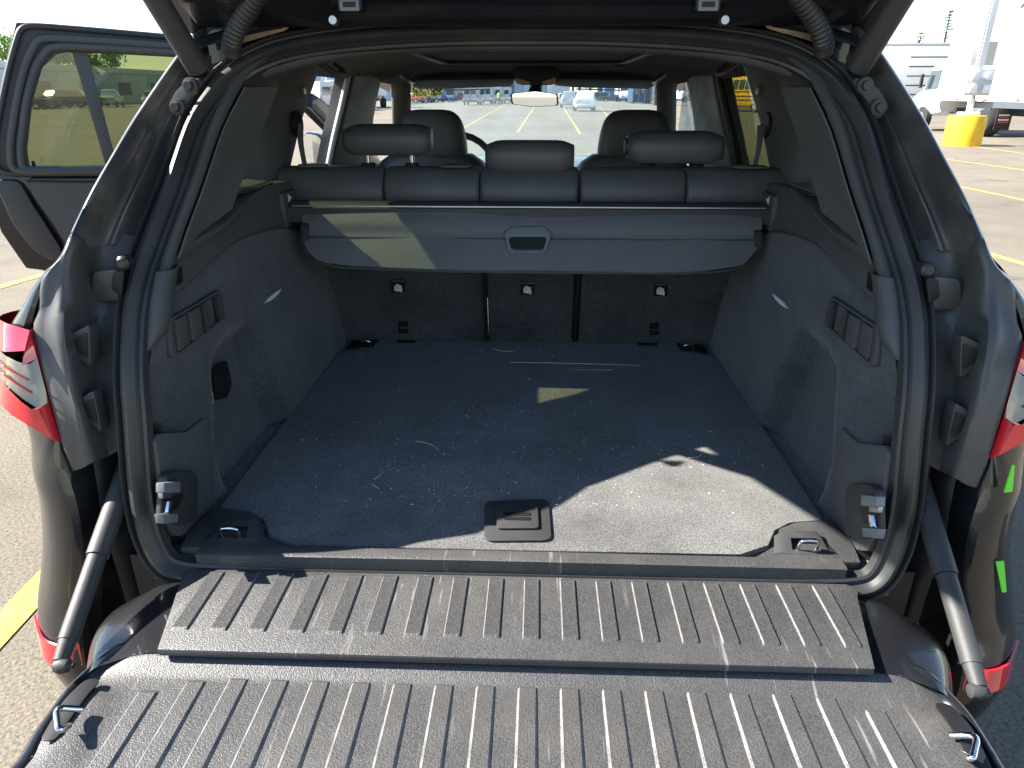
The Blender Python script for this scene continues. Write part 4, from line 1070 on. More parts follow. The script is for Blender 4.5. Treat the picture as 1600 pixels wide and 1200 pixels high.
# side pillars, doors and glass of the cabin
def q3(pts, s): return [np.array([s * x, y, z]) for x, y, z in pts]
for s in (-1, 1):
    # B-pillar
    XB = (.66, .69, .72, .76)
    oe = [flip(ox(a_, b_, -x_), s) for (a_, b_), x_ in zip(((553, 104), (541, 160), (528, 215), (516, 275)), XB)]
    ie = [flip(ox(a_, b_, -x_), s) for (a_, b_), x_ in zip(((597, 118), (588, 160), (582, 200), (578, 275)), XB)]
    mdl = [(a_ + b_) / 2 + np.array([-s * .022, 0, 0]) for a_, b_ in zip(oe, ie)]
    up_ = lambda rw: [rw[0] + (rw[0] - rw[1]) * .25] + rw + [rw[-1] + (rw[-1] - rw[-2]) * 1.5]
    rows = [up_([p_ + np.array([s * .06, -.01, 0]) for p_ in oe]), up_(oe), up_([p_ + np.array([-s * .006, .04, 0]) for p_ in oe]), up_(mdl), up_(ie), up_([p_ + np.array([s * .06, .01, 0]) for p_ in ie])]
    loft('pillar_trim', rows, M_TRIM, suv, nu=3, nv=2, smooth=50)
    tube('door_seal', [p_ + np.array([s * .012, -.012, 0]) for p_ in up_(oe)], .011, M_RUBBER if s > 0 else M_PALEP, suv, seg=8, n=3)
    # A-pillar trim
    rows = [q3(r, s) for r in ([(.555, 3.44, 1.585), (.60, 3.66, 1.45), (.66, 3.95, 1.25), (.68, 4.1, 1.12)], [(.57, 3.40, 1.585), (.62, 3.60, 1.45), (.68, 3.86, 1.25), (.70, 4.0, 1.12)], [(.63, 3.40, 1.60), (.68, 3.60, 1.45), (.74, 3.86, 1.25), (.77, 4.0, 1.12)], [(.66, 3.5, 1.60), (.70, 3.72, 1.45), (.76, 3.99, 1.25), (.78, 4.1, 1.12)])]
    loft('pillar_trim', rows, M_HEAD, suv, nu=3, nv=3, smooth=60)
    # roof side rail over the doors
    rows = [q3(r, s) for r in ([(.60, 1.75, 1.60), (.615, 2.2, 1.612), (.63, 2.8, 1.615), (.60, 3.45, 1.592)], [(.625, 1.75, 1.592), (.64, 2.2, 1.602), (.655, 2.8, 1.606), (.63, 3.45, 1.585)], [(.68, 1.75, 1.62), (.69, 2.2, 1.64), (.70, 2.8, 1.64), (.68, 3.5, 1.61)], [(.70, 1.75, 1.655), (.71, 2.2, 1.675), (.72, 2.8, 1.675), (.69, 3.5, 1.64)])]
    loft('roof_rail', rows, M_TRIM, suv, nu=3, nv=3, smooth=60)
    # grab handles
    for (x, y, z, dy) in ((.565, 2.05, 1.606, .15), (.545, 3.12, 1.598, .16)):
        pts = [np.array([s * x, y, z]), np.array([s * (x - .03), y + .015, z - .022]), np.array([s * (x - .032), y + dy * .5, z - .028]), np.array([s * (x - .03), y + dy - .015, z - .022]), np.array([s * x, y + dy, z])]
        tube('grab_handle', pts, .008, M_TRIM if y < 2.5 else M_STEEL, suv, seg=8, n=4)
    # sun visor
    q = [(s * x, y, z) for x, y, z in ((.08, 3.40, 1.586), (.50, 3.36, 1.580), (.55, 3.42, 1.562), (.53, 3.50, 1.545), (.20, 3.54, 1.552), (.10, 3.53, 1.560))]
    vz = prism('sun_visor', roundpoly(q, .02), M_HEAD if 0 else M_TRIM, suv, d=(0, .004, .014), bev=.004)
    q = [(s * x, y, z) for x, y, z in ((.20, 3.525, 1.549), (.40, 3.508, 1.543), (.40, 3.522, 1.539), (.20, 3.54, 1.545))]
    prism('warning_label', q, M_WHITEP, vz, d=(0, -.001, -.001), bev=0)
    boxm('visor_clip', (.05, .02, .012), M_TRIM, suv, loc=(s * .34, 3.05, 1.628), bev=.004)
    # closed-side glazing / body side
    if s > 0:
        pane = prism('door_window', q3([(.71, 2.16, 1.60), (.72, 2.92, 1.60), (.79, 2.84, 1.25), (.90, 2.84, 1.12), (.90, 1.98, 1.12), (.80, 1.98, 1.25)], s), M_GLASST, suv, d=(.004, 0, 0), bev=0)
        loft('door_frame', [q3(r, s) for r in ([(.70, 2.80, 1.62), (.75, 2.73, 1.45), (.81, 2.66, 1.25), (.87, 2.62, 1.1)], [(.71, 3.05, 1.62), (.76, 3.05, 1.45), (.82, 3.05, 1.25), (.88, 3.05, 1.1)])], M_PLAST, suv, nu=3, thick=.02)
    prism('front_door_window', q3([(.71, 3.02, 1.60), (.69, 3.50, 1.58), (.76, 3.95, 1.25), (.90, 4.0, 1.12), (.90, 3.04, 1.12), (.79, 3.04, 1.30)], s), M_GLASSW, suv, d=(.004 * s, 0, 0), bev=0) if s > 0 else None
    prism('quarter_window', q3([(.655, 1.47, 1.575), (.70, 1.86, 1.59), (.79, 1.82, 1.33), (.76, 1.30, 1.33)], s), M_GLASST, suv, d=(.004 * s, 0, 0), bev=0)
    # front door trim ledge under the glass
    if s > 0: loft('door_card', [q3(r, s) for r in ([(.74, 2.0, 1.17), (.74, 2.62, 1.17)], [(.76, 2.0, 1.0), (.76, 2.62, 1.0)], [(.77, 2.0, .5), (.77, 2.62, .5)])], M_TRIM, suv, thick=.03)
# windscreen, dashboard, bonnet
rows = []
for t in (-1, -.8, -.4, 0, .4, .8, 1):
    k = .07 * t * t
    rows.append([np.array([.62 * t, 3.56 - k, 1.605]), np.array([.67 * t, 3.86 - k, 1.40]), np.array([.72 * t, 4.22 - k * 1.4, 1.14])])
loft('windscreen', rows, M_GLASSW, suv, nu=4, nv=2, thick=.004)
rows = []
for t in (-1, -.85, -.5, 0, .5, .85, 1):
    rows.append([np.array([.72 * t, 3.50, .9]), np.array([.72 * t, 3.50, 1.05]), np.array([.72 * t, 3.58, 1.105]), np.array([.72 * t, 3.85, 1.125]), np.array([.72 * t, 4.2, 1.12])])
loft('dashboard', rows, M_PLAST, suv, nu=3, smooth=60)
rows = []
for y, zc, ze, xe in ((4.12, 1.150, 1.10, .76), (4.5, 1.168, 1.11, .82), (4.9, 1.155, 1.10, .84), (5.3, 1.10, 1.04, .82), (5.55, .98, .93, .76), (5.65, .75, .72, .72), (5.66, .35, .35, .72)):
    rows.append([np.array([xe * t, y - .12 * t * t * (y > 5.2), ze + (zc - ze) * (1 - t * t)]) for t in (-1, -.85, -.5, 0, .5, .85, 1)])
loft('bonnet', rows, M_PAINT, suv, nu=2, nv=4, smooth=60)
# body sides with wheel arches
def side_outline():
    o = [(1.62, .98), (1.66, .55)]
    def arch(cy, r): return [(cy + r * math.cos(a), .37 + r * math.sin(a)) for a in np.linspace(math.pi, 0, 11)]
    lo = [(1.30, .42)] + arch(1.87, .40) + arch(4.84, .40) + [(5.45, .40), (5.55, .95), (4.3, 1.08), (4.1, 1.11)]
    return lo
for s in (-1, 1):
    lo = side_outline()
    top = [(1.25, 1.12)] if s > 0 else [(1.25, 1.12)]
    o = [np.array([s * .95, y, z]) for y, z in lo] + [np.array([s * .95, 1.25, 1.12])]
    bm = bmesh.new()
    vsx = [bm.verts.new(p) for p in o]; f = bm.faces.new(vsx)
    r_ = bmesh.ops.extrude_face_region(bm, geom=[f]); vv = [g for g in r_['geom'] if isinstance(g, bmesh.types.BMVert)]
    for v in vv: v.co.x -= s * .05
    bmesh.ops.recalc_face_normals(bm, faces=bm.faces)
    bmesh.ops.triangulate(bm, faces=[q for q in bm.faces if len(q.verts) > 4])
    finish(bm, 'body_side', M_PAINT, suv, 30)
    loft('shoulder', [q3(r, s) for r in ([(.79, 1.36, 1.33), (.80, 2.0, 1.24), (.82, 3.0, 1.22), (.78, 4.1, 1.17)], [(.90, 1.25, 1.20), (.93, 2.0, 1.16), (.93, 3.0, 1.15), (.86, 4.1, 1.13)], [(.955, 1.25, 1.10), (.955, 2.0, 1.10), (.955, 3.0, 1.10), (.95, 4.1, 1.08)])], M_PAINT, suv, nu=3, nv=3)
    for cy in (1.87, 4.84):
        wh = lathe('wheel', [(.19, -.13), (.34, -.13), (.375, -.10), (.378, 0), (.375, .09), (.34, .12), (.25, .125), (.19, .11), (.19, -.13)], mat('tyre rubber', (.02, .02, .02), .85, bump=.3, bscale=60), suv, loc=(s * .83, cy, .378), axis='X', seg=36)
        lathe('rim', [(0, .08 * s), (.06, .09 * s), (.20, .10 * s), (.255, .118 * s), (.258, .06 * s), (.1, .03 * s), (0, .03 * s)], M_STEEL, wh, loc=(s * .83, cy, .378), axis='X', seg=30)
# floor pan so no daylight shows under the cabin
boxm('floor_pan', (1.62, 3.2, .10), M_PLASTD, suv, loc=(0, 3.5, .40), bev=.02)
boxm('boot_pan', (1.24, 1.6, .30), M_PLASTD, suv, loc=(0, 1.80, .62), bev=.02)
loft('rear_valance', [[np.array([x, .965, z]) for x in (-.66, -.3, 0, .3, .66)] for z in (.80, .66, .50, .38)], M_PLASTD, suv)

# ---------------------------------------------------------------- front seats, wheel, mirror
def front_seat(xc, lean):
    rows = []
    for z, w, y0_, th in ((.75, .25, 2.95, .10), (.95, .255, 2.93, .11), (1.15, .25, 2.91, .10), (1.26, .22, 2.895, .09), (1.305, .165, 2.89, .075)):
        rows.append([np.array([xc + w * a, y0_ + th * b, z]) for a, b in ((-1, .2), (-.85, -.7), (-.4, -1), (.4, -1), (.85, -.7), (1, .2), (.85, .9), (.4, .6), (-.4, .6), (-.85, .9))])
    st = loft('front_seat', rows, M_LEATHER, suv, cu=True, nu=2, nv=3, smooth=70, caps=True)
    rows = []
    for z, w, k in ((1.262, .120, .8), (1.30, .142, 1), (1.37, .138, 1), (1.43, .122, .9), (1.462, .090, .6), (1.470, .05, .25)):
        rows.append([np.array([xc + w * a, 2.90 + .055 * b * k, z]) for a, b in ((-1, .2), (-.85, -.75), (-.4, -1), (.4, -1), (.85, -.75), (1, .2), (.8, .95), (.3, 1), (-.3, 1), (-.8, .95))])
    loft('headrest', rows, M_LEATHER, st, cu=True, nu=2, nv=3, smooth=70, caps=True)
    boxm('seat_base', (.50, .52, .34), M_LEATHER, st, loc=(xc, 3.20, .66), bev=.05, seg=3)
front_seat(-.395, 0)
front_seat(.405, 0)
pth = [np.array([-.36 + .185 * math.cos(a), 3.46 + .07 * math.sin(a), 1.175 + .17 * math.sin(a)]) for a in np.linspace(0, 2 * math.pi, 28)[:-1]]
sw = tube('steering_wheel', pth, .016, M_LEATHER, suv, seg=10, closed=True)
boxm('wheel_hub', (.16, .05, .11), M_PLAST, sw, loc=(-.36, 3.46, 1.17), bev=.02)
# instrument hood
loft('instrument_hood', [[np.array([-.36 + x, y, z]) for x, z in ((-.24, 1.09), (-.20, 1.15), (0, 1.175), (.20, 1.15), (.24, 1.09))] for y in (3.62, 3.80)], M_PLAST, suv, nu=4, thick=.01)
# interior mirror on its stalk with the overhead console
def mq(px, py, Y=3.30): return oy(px, py, Y)
rows = []
oq = roundpoly([mq(797, 146), mq(836, 142), mq(872, 147), mq(873, 165), mq(834, 167), mq(799, 163)], .012)
mir = prism('interior_mirror', oq, M_PLASTD, suv, d=(0, .03, 0), bev=.005)
prism('mirror_glass', [p + np.array([0, -.001, 0]) for p in inset(oq, .93)], M_MIRROR, mir, d=(.0, -.0012, 0), bev=0)
tube('mirror_stalk', [mq(836, 145, 3.32), mq(838, 133, 3.42), mq(840, 120, 3.50)], [.03, .025, .04], M_PLASTD, mir, seg=12)
con = [mq(802, 112, 3.25), mq(808, 105, 3.25), mq(868, 105, 3.25), mq(874, 113, 3.25), mq(872, 127, 3.25), mq(862, 133, 3.25), mq(814, 133, 3.25), mq(804, 127, 3.25)]
cs = prism('overhead_console', roundpoly(con, .01), M_PLAST, suv, d=(0, .16, .01), bev=.006)
for q in (((806, 121), (828, 128), (828, 132), (807, 131)), ((847, 128), (868, 120), (869, 130), (848, 132))):
    prism('reading_lamp', [mq(a, b, 3.249) for a, b in q], mat('amber lamp lens', (.75, .48, .24), .3), cs, d=(0, -.003, 0), bev=.001)

# ---------------------------------------------------------------- rear door standing open
HNG, END = np.array([-.95, 3.02, 0]), np.array([-1.70, 2.53, 0])
dd = (END - HNG) / np.linalg.norm(END - HNG); dn = np.array([dd[1], -dd[0], 0])    # towards the camera side
if dn[1] > 0: dn = -dn
def dp(px, py, off=0.0): return opl(px, py, HNG + dn * off, dn)
def along(t, z, off=0.0): return HNG + dd * t + np.array([0, 0, z]) + dn * off
zt = dp(300, 55)[2]
# frame round the glass
outer = [dp(25, 35), dp(60, 35.5), dp(150, 43), dp(300, 57), along(.16, 1.76), along(.10, 1.60), along(.06, 1.25), along(.30, 1.25), dp(180, 272), dp(46, 272), dp(-14, 272), dp(-16, 220), dp(0, 140), dp(12, 85)]
innr = [dp(88, 84), dp(104, 81), dp(170, 83), dp(300, 90), along(.26, 1.66), along(.22, 1.56), along(.20, 1.305), along(.36, 1.305), dp(180, 262), dp(60, 265), dp(46, 262), dp(42, 235), dp(50, 160), dp(66, 105)]
door = prism('rear_door', outer, M_PLAST, suv, d=-dn * .05, bev=.004, holes=[innr])
# raised rubber and trim beads on the frame
def mixp(t): return [o * (1 - t) + i * t for o, i in zip(outer, innr)]
def bead(t, r, m, nm, off=.004): return tube(nm, [p + dn * off for p in roundpoly(mixp(t), .05, 4)], r, m, door, seg=8, closed=True)
bead(.12, .010, M_RUBBER, 'door_seal')
bead(.52, .013, M_TRIM, 'frame_bead', .006)
bead(.80, .014, M_TRIM, 'frame_bead', .002)
prism('door_glass', [p - dn * .02 for p in mixp(.93)], M_GLASST, door, d=-dn * .004, bev=0)
q = [dp(112, 78), dp(136, 78), dp(186, 268), dp(168, 268)]
prism('glass_divider', [p - dn * .006 for p in q], M_TRIM, door, d=-dn * .02, bev=.003)
# skin and door card below
low = [dp(-16, 262), dp(46, 262), dp(180, 262), along(.20, 1.31), along(.06, 1.25), along(.04, .50), along(.30, .42), along(.62, .48), along(.70, .70), dp(66, 427), dp(40, 424), dp(0, 366), dp(-14, 320)]
prism('door_skin', [p - dn * .05 for p in low], M_PAINT, door, d=-dn * .08, bev=.008)
c2 = [dp(42, 278), dp(180, 278), along(.20, 1.26), along(.12, 1.2), along(.10, .55), along(.50, .55), dp(110, 392), dp(96, 372), dp(80, 345), dp(62, 322), dp(48, 302)]
card = prism('door_card', roundpoly([p + dn * .0 for p in c2], .03), M_TRIM, door, d=-dn * .055, bev=.01)
prism('card_edge', roundpoly([dp(-10, 282), dp(30, 282), dp(50, 318), dp(72, 352), dp(95, 388), dp(98, 410), dp(80, 408), dp(52, 392), dp(20, 350)], .02), M_JPLAST, door, d=-dn * .05, bev=.008)
tube('card_seam', [dp(40, 283, .004), dp(110, 284, .004), dp(200, 284, .004)], .003, M_PLASTD, door, seg=6)
lathe('lock_pin', [(0, 0), (.006, 0), (.005, .03), (0, .032)], M_PLASTD, door, loc=dp(55, 266, -.012), seg=10)
# driver's door ajar with its mirror
fd = [np.array(p) for p in ((-.86, 4.0, 1.14), (-.90, 3.92, 1.22), (-1.03, 3.45, 1.50), (-1.06, 3.40, 1.53), (-1.06, 3.36, 1.47), (-.98, 3.62, 1.30), (-.90, 3.86, 1.10))]
fdr = prism('front_door', fd, M_PAINT, suv, d=(.05, .03, 0), bev=.006)
prism('door_skin', [np.array(p) for p in ((-.90, 4.0, 1.12), (-1.28, 3.12, 1.12), (-1.28, 3.12, .45), (-.90, 4.0, .45))], M_PAINT, fdr, d=(.06, .04, 0), bev=.01)
mc = oy(493, 232, 3.72)
mq_ = [mc + np.array([x, x * -.15, z]) for x, z in ((-.075, .045), (-.05, .08), (.03, .07), (.075, -.045), (.045, -.085), (-.05, -.075))]
dm = prism('door_mirror', roundpoly(mq_, .03), M_PAINT, suv, d=(0, .09, 0), bev=.02)
prism('mirror_glass', [p + np.array([0, -.002, 0]) for p in inset(roundpoly(mq_, .03), .9)], M_MIRROR, dm, d=(0, -.001, 0), bev=0)
tube('mirror_arm', [mc + np.array([.05, .05, -.05]), np.array([-.92, 3.86, 1.16])], .02, M_PAINT, dm, seg=10)

# ================================================================== the parking lot around
M_TYRE = mat('tyre rubber', (.02, .02, .02), .85, bump=.3, bscale=60)
M_HUB = mat('steel wheel hub', (.55, .55, .56), .35, metal=.8)
M_WHITEC = mat('white vehicle paint', (.72, .73, .74), .28, coat=.6, var=.03)
M_SILVER = mat('silver vehicle paint', (.42, .44, .47), .28, metal=.3, coat=.6)
M_GREYC = mat('grey vehicle paint', (.14, .15, .17), .28, coat=.7)
M_DARKC = mat('dark vehicle paint', (.03, .035, .045), .28, coat=.8)
M_REDC = mat('dull red vehicle paint', (.28, .05, .05), .3, coat=.6)
M_BLUEC = mat('faded blue vehicle paint', (.10, .17, .27), .35, coat=.4)
M_VGLASS = mat('dark vehicle glass', (.03, .04, .045), .06, spec=.8, coat=.5)
M_BLACKP = mat('black underbody', (.02, .02, .02), .8)
M_LAMPR = mat('small red lamp', (.5, .02, .02), .25, coat=.5)
M_LAMPW = mat('small clear lamp', (.75, .75, .72), .2, coat=.5)
M_BUSY = mat('school bus yellow', (.78, .40, .02), .35, coat=.4, var=.05)
M_BOLL = mat('yellow painted concrete', (.72, .42, .015), .75, var=.14, vscale=3, grain=.1, gscale=60, bump=.3, bscale=40)
M_PALE = mat('pale grey painted steel', (.50, .52, .55), .45, var=.06)
M_BLUEW = mat('pale blue cladding', (.34, .47, .60), .6, var=.08, vscale=.6)
M_BLUEW2 = mat('mid blue cladding', (.16, .30, .46), .6, var=.08, vscale=.6)
M_CREAM = mat('cream cladding', (.58, .57, .50), .7, var=.06, vscale=.5)
M_WHITEW = mat('white siding', (.70, .71, .72), .6, var=.05, vscale=1.0)
M_DOCK = mat('brown dock door', (.10, .085, .07), .7, var=.2)
M_BARK = mat('tree bark', (.09, .07, .05), .9, var=.3, vscale=8)
M_LEAF = mat('green foliage', (.085, .16, .030), .6, var=.55, vscale=1.2, spec=.3)
M_LEAF2 = mat('bright green foliage', (.13, .22, .035), .6, var=.5, vscale=1.5, spec=.3)
M_NEEDLE = mat('grey green needles', (.11, .12, .08), .8, var=.4, vscale=3)
M_SKIN = mat('skin', (.42, .27, .20), .6)
M_VEST = mat('lime safety vest', (.55, .78, .10), .7)
M_TROUS = mat('dark blue work trousers', (.05, .06, .09), .85)
M_HAIR = mat('dark hair', (.03, .025, .02), .8)

def wheel(parent, x, y, r=.36, w=.22):
    t = lathe('wheel', [(r * .55, -w / 2), (r * .9, -w / 2), (r, -w * .35), (r, w * .35), (r * .9, w / 2), (r * .55, w / 2), (r * .55, -w / 2)], M_TYRE, parent, loc=(x, y, r), axis='X', seg=18)
    sx = 1 if x > 0 else -1
    lathe('rim', [(0, .3 * w * sx), (r * .35, .38 * w * sx), (r * .58, .44 * w * sx), (r * .58, 0), (0, 0)], M_HUB, t, loc=(x, y, r), axis='X', seg=16)
def shell(name, secs, m, parent, nv=3):
    """secs: (y, z0, zbelt, ztop, wbelt, wtop)"""
    rows = []
    for y, z0, zb, zt, wb, wt in secs:
        half = [(wb * .88, z0), (wb, z0 + (zb - z0) * .25), (wb, zb - .02), (wb * .5 + wt * .5, (zb + zt) / 2), (wt, zt - .03 if zt - zb > .1 else zt), (wt * .8, zt), (0, zt + .01)]
        rows.append([np.array([x, y, z]) for x, z in half] + [np.array([-x, y, z]) for x, z in half[-2::-1]])
    return loft(name, rows, m, parent, nv=nv, cu=True, caps=True, smooth=40)
def quad(name, pts, m, parent, d=(0, 0, .01), bev=0): return prism(name, [np.array(p, float) for p in pts], m, parent, d=d, bev=bev)
def put(root, p, rz=0.0, group=None):
    root.location = (p[0], p[1], 0); root.rotation_euler = (0, 0, rz); return root
def car(m, label, cat='car', L_=4.7, W=.93, H=1.70, hood=1.0, belt=1.0, kind='suv', group=None, tail=M_LAMPR):
    root = empty({'suv': 'parked_suv', 'sedan': 'parked_car', 'pickup': 'pickup_truck'}[kind], label=label, cat=cat, group=group)
    h = L_ / 2
    if kind == 'suv':
        secs = [(-h, .42, .80, 1.02, W * .92, W * .86), (-h + .12, .34, .98, H * .72, W * .98, W * .86), (-h + .45, .30, belt, H * .97, W, W * .74), (-.5, .30, belt, H, W, W * .76), (.35, .30, belt, H * .98, W, W * .74), (.75, .30, belt, H * .86, W, W * .74), (1.15, .30, belt, belt + .10, W, W * .85), (h - .25, .32, belt - .08, belt, W * .96, W * .84), (h, .40, .75, .80, W * .86, W * .80)]
    elif kind == 'sedan':
        secs = [(-h, .42, .80, .95, W * .9, W * .8), (-h + .5, .30, .92, 1.02, W, W * .8), (-.9, .28, .95, H * .96, W, W * .70), (-.2, .28, .95, H, W, W * .72), (.5, .28, .95, H * .92, W, W * .70), (1.1, .28, .92, .98, W, W * .84), (h - .2, .3, .8, .85, W * .95, W * .8), (h, .4, .65, .7, W * .85, W * .75)]
    else:
        secs = [(-h, .50, 1.0, 1.10, W * .97, W * .92), (-h + .1, .45, 1.05, 1.14, W, W * .94), (-.75, .42, 1.08, 1.15, W, W * .92), (-.62, .42, 1.1, H * .94, W, W * .76), (.1, .42, 1.1, H, W, W * .78), (.75, .42, 1.1, H * .94, W, W * .78), (1.2, .42, 1.1, 1.2, W, W * .88), (h - .15, .45, 1.0, 1.12, W * .97, W * .88), (h, .5, .8, .9, W * .9, W * .85)]
    b = shell('body', secs, m, root, nv=2)
    for sx in (-1, 1):
        for y in (-h + .95, h - .95): wheel(root, sx * (W - .10), y)
        y0, y1 = {'suv': (-h + .5, .95), 'sedan': (-1.2, .75), 'pickup': (-.55, .95)}[kind]
        zb, zt = belt + .03 if kind != 'pickup' else 1.14, H * .93
        xo = (W * 1.003, W * .80)
        quad('side_window', [(sx * xo[0], y0, zb), (sx * xo[0], y1, zb), (sx * xo[1], y1 - .5, zt), (sx * xo[1], y0 + .25, zt)], M_VGLASS, root, d=(sx * .012, 0, 0))
        quad('pillar', [(sx * (xo[0] + .004), (y0 + y1) / 2 - .05, zb), (sx * (xo[0] + .004), (y0 + y1) / 2 + .05, zb), (sx * (xo[1] + .004), (y0 + y1) / 2 + .02, zt), (sx * (xo[1] + .004), (y0 + y1) / 2 - .06, zt)], m, root, d=(sx * .018, 0, 0))
        boxm('tail_lamp', (.20, .05, .16), tail, root, loc=(sx * W * .80, -h + .05, .96), bev=.02)
        boxm('headlamp', (.30, .06, .12), M_LAMPW, root, loc=(sx * W * .66, h - .10, .78), bev=.02)
        boxm('door_mirror', (.18, .10, .13), m, root, loc=(sx * (W + .08), .95, belt + .12), bev=.03)
    if kind == 'suv': quad('rear_window', [(-W * .74, -h + .08, 1.10), (W * .74, -h + .08, 1.10), (W * .66, -h + .30, H * .90), (-W * .66, -h + .30, H * .90)], M_VGLASS, root, d=(0, -.02, 0))
    elif kind == 'sedan': quad('rear_window', [(-W * .70, -h + .62, 1.06), (W * .70, -h + .62, 1.06), (W * .62, -1.0, H * .92), (-W * .62, -1.0, H * .92)], M_VGLASS, root, d=(0, -.02, .02))
    else: quad('rear_window', [(-W * .70, -.70, 1.22), (W * .70, -.70, 1.22), (W * .66, -.66, H * .9), (-W * .66, -.66, H * .9)], M_VGLASS, root, d=(0, -.02, 0))
    quad('windscreen', [(-W * .78, 1.12 if kind != 'pickup' else 1.18, belt + .12), (W * .78, 1.12, belt + .12), (W * .68, .5, H * .93), (-W * .68, .5, H * .93)], M_VGLASS, root, d=(0, .05, .05))
    boxm('bumper', (W * 1.7, .12, .20), M_BLACKP if kind == 'pickup' else m, root, loc=(0, -h, .50), bev=.04)
    boxm('number_plate', (.32, .02, .12), M_WHITEP, root, loc=(0, -h - .035, .82), bev=.005)
    return root
def van(m, label, group=None, H=2.35, L_=5.6, W=1.0, cat='van'):
    root = empty('cargo_van', label=label, cat=cat, group=group)
    h = L_ / 2
    secs = [(-h, .45, 1.15, H * .985, W, W * .90), (-h + .1, .38, 1.15, H, W, W * .92), (0, .36, 1.15, H, W, W * .92), (h - 1.9, .36, 1.15, H * .985, W, W * .90), (h - 1.5, .36, 1.15, H * .90, W, W * .86), (h - .85, .36, 1.12, 1.28, W, W * .88), (h - .15, .40, .95, 1.08, W * .94, W * .82), (h, .45, .75, .85, W * .86, W * .78)]
    shell('body', secs, m, root, nv=2)
    for sx in (-1, 1):
        for y in (-h + 1.1, h - .95): wheel(root, sx * (W - .10), y, .36)
        quad('side_window', [(sx * W * 1.005, h - 2.3, 1.25), (sx * W * 1.005, h - 1.15, 1.22), (sx * W * .95, h - 1.5, 1.85), (sx * W * .95, h - 2.2, 1.88)], M_VGLASS, root, d=(sx * .012, 0, 0))
        quad('rear_window', [(sx * .10, -h - .01, 1.35), (sx * W * .78, -h - .01, 1.35), (sx * W * .74, -h - .01, 1.95), (sx * .10, -h - .01, 1.95)], M_VGLASS, root, d=(0, -.015, 0))
        boxm('tail_lamp', (.12, .05, .40), M_LAMPR, root, loc=(sx * W * .92, -h - .01, 1.15), bev=.02)
        boxm('door_mirror', (.20, .12, .30), M_BLACKP, root, loc=(sx * (W + .12), h - 1.25, 1.45), bev=.03)
        boxm('door_seam', (.015, .02, 1.5), M_BLACKP, root, loc=(sx * .03, -h - .012, 1.3), bev=0)
    quad('windscreen', [(-W * .82, h - .92, 1.30), (W * .82, h - .92, 1.30), (W * .76, h - 1.48, H * .88), (-W * .76, h - 1.48, H * .88)], M_VGLASS, root, d=(0, .06, .05))
    boxm('bumper', (W * 1.9, .16, .24), M_BLACKP, root, loc=(0, -h - .03, .52), bev=.04)
    return root
def box_truck(label, group=None, m=M_WHITEC, L_=8.0, H=3.9, boxm_=None, RA=None):
    RA = -L_ / 2 + 2.0 if RA is None else RA
    root = empty('box_truck', label=label, cat='truck', group=group)
    bx = boxm('cargo_box', (2.5, L_, H - 1.22), boxm_ or M_WHITEC, root, loc=(0, 0, (H + 1.22) / 2), bev=.03)
    for sx in (-1, 1):
        boxm('box_rail', (.05, L_, .08), M_PALE, root, loc=(sx * 1.255, 0, H - .04), bev=.01)
        boxm('box_rail', (.05, L_, .10), M_PALE, root, loc=(sx * 1.255, 0, 1.28), bev=.01)
        for k in range(9): boxm('marker', (.02, .18, .05), M_LAMPR if k % 2 else M_LAMPW, root, loc=(sx * 1.285, -L_ / 2 + .5 + k * (L_ - 1) / 8, 1.28), bev=0)
        wheel(root, sx * 1.0, RA, .50, .50); wheel(root, sx * 1.05, L_ / 2 + 1.35, .50, .28)
        boxm('mud_flap', (.55, .03, .70), M_BLACKP, root, loc=(sx * .98, RA - .85, .62), bev=.005)
    boxm('chassis', (.9, L_ + 2.4, .22), M_BLACKP, root, loc=(0, 1.0, .85), bev=.02)
    boxm('fuel_tank', (.5, 1.3, .5), M_STEEL, root, loc=(-.95, 1.4, .75), bev=.08)
    secs = [(L_ / 2 + .15, .80, 1.6, 2.75, 1.10, 1.0), (L_ / 2 + .9, .70, 1.6, 2.80, 1.12, 1.0), (L_ / 2 + 1.45, .65, 1.55, 2.55, 1.12, .98), (L_ / 2 + 1.85, .65, 1.45, 1.72, 1.10, 1.0), (L_ / 2 + 2.6, .62, 1.30, 1.50, 1.04, .90), (L_ / 2 + 2.85, .62, 1.1, 1.25, .98, .86)]
    shell('cab', secs, m, root, nv=2)
    for sx in (-1, 1):
        quad('side_window', [(sx * 1.125, L_ / 2 + .55, 1.70), (sx * 1.125, L_ / 2 + 1.60, 1.62), (sx * 1.06, L_ / 2 + 1.38, 2.40), (sx * 1.06, L_ / 2 + .6, 2.42)], M_VGLASS, root, d=(sx * .012, 0, 0))
        boxm('door_mirror', (.12, .12, .55), M_BLACKP, root, loc=(sx * 1.32, L_ / 2 + 1.6, 2.0), bev=.03)
        boxm('headlamp', (.30, .10, .22), M_LAMPW, root, loc=(sx * .80, L_ / 2 + 2.82, 1.0), bev=.03)
    quad('windscreen', [(-.98, L_ / 2 + 1.80, 1.68), (.98, L_ / 2 + 1.80, 1.68), (.92, L_ / 2 + 1.40, 2.55), (-.92, L_ / 2 + 1.40, 2.55)], M_VGLASS, root, d=(0, .05, .03))
    return root

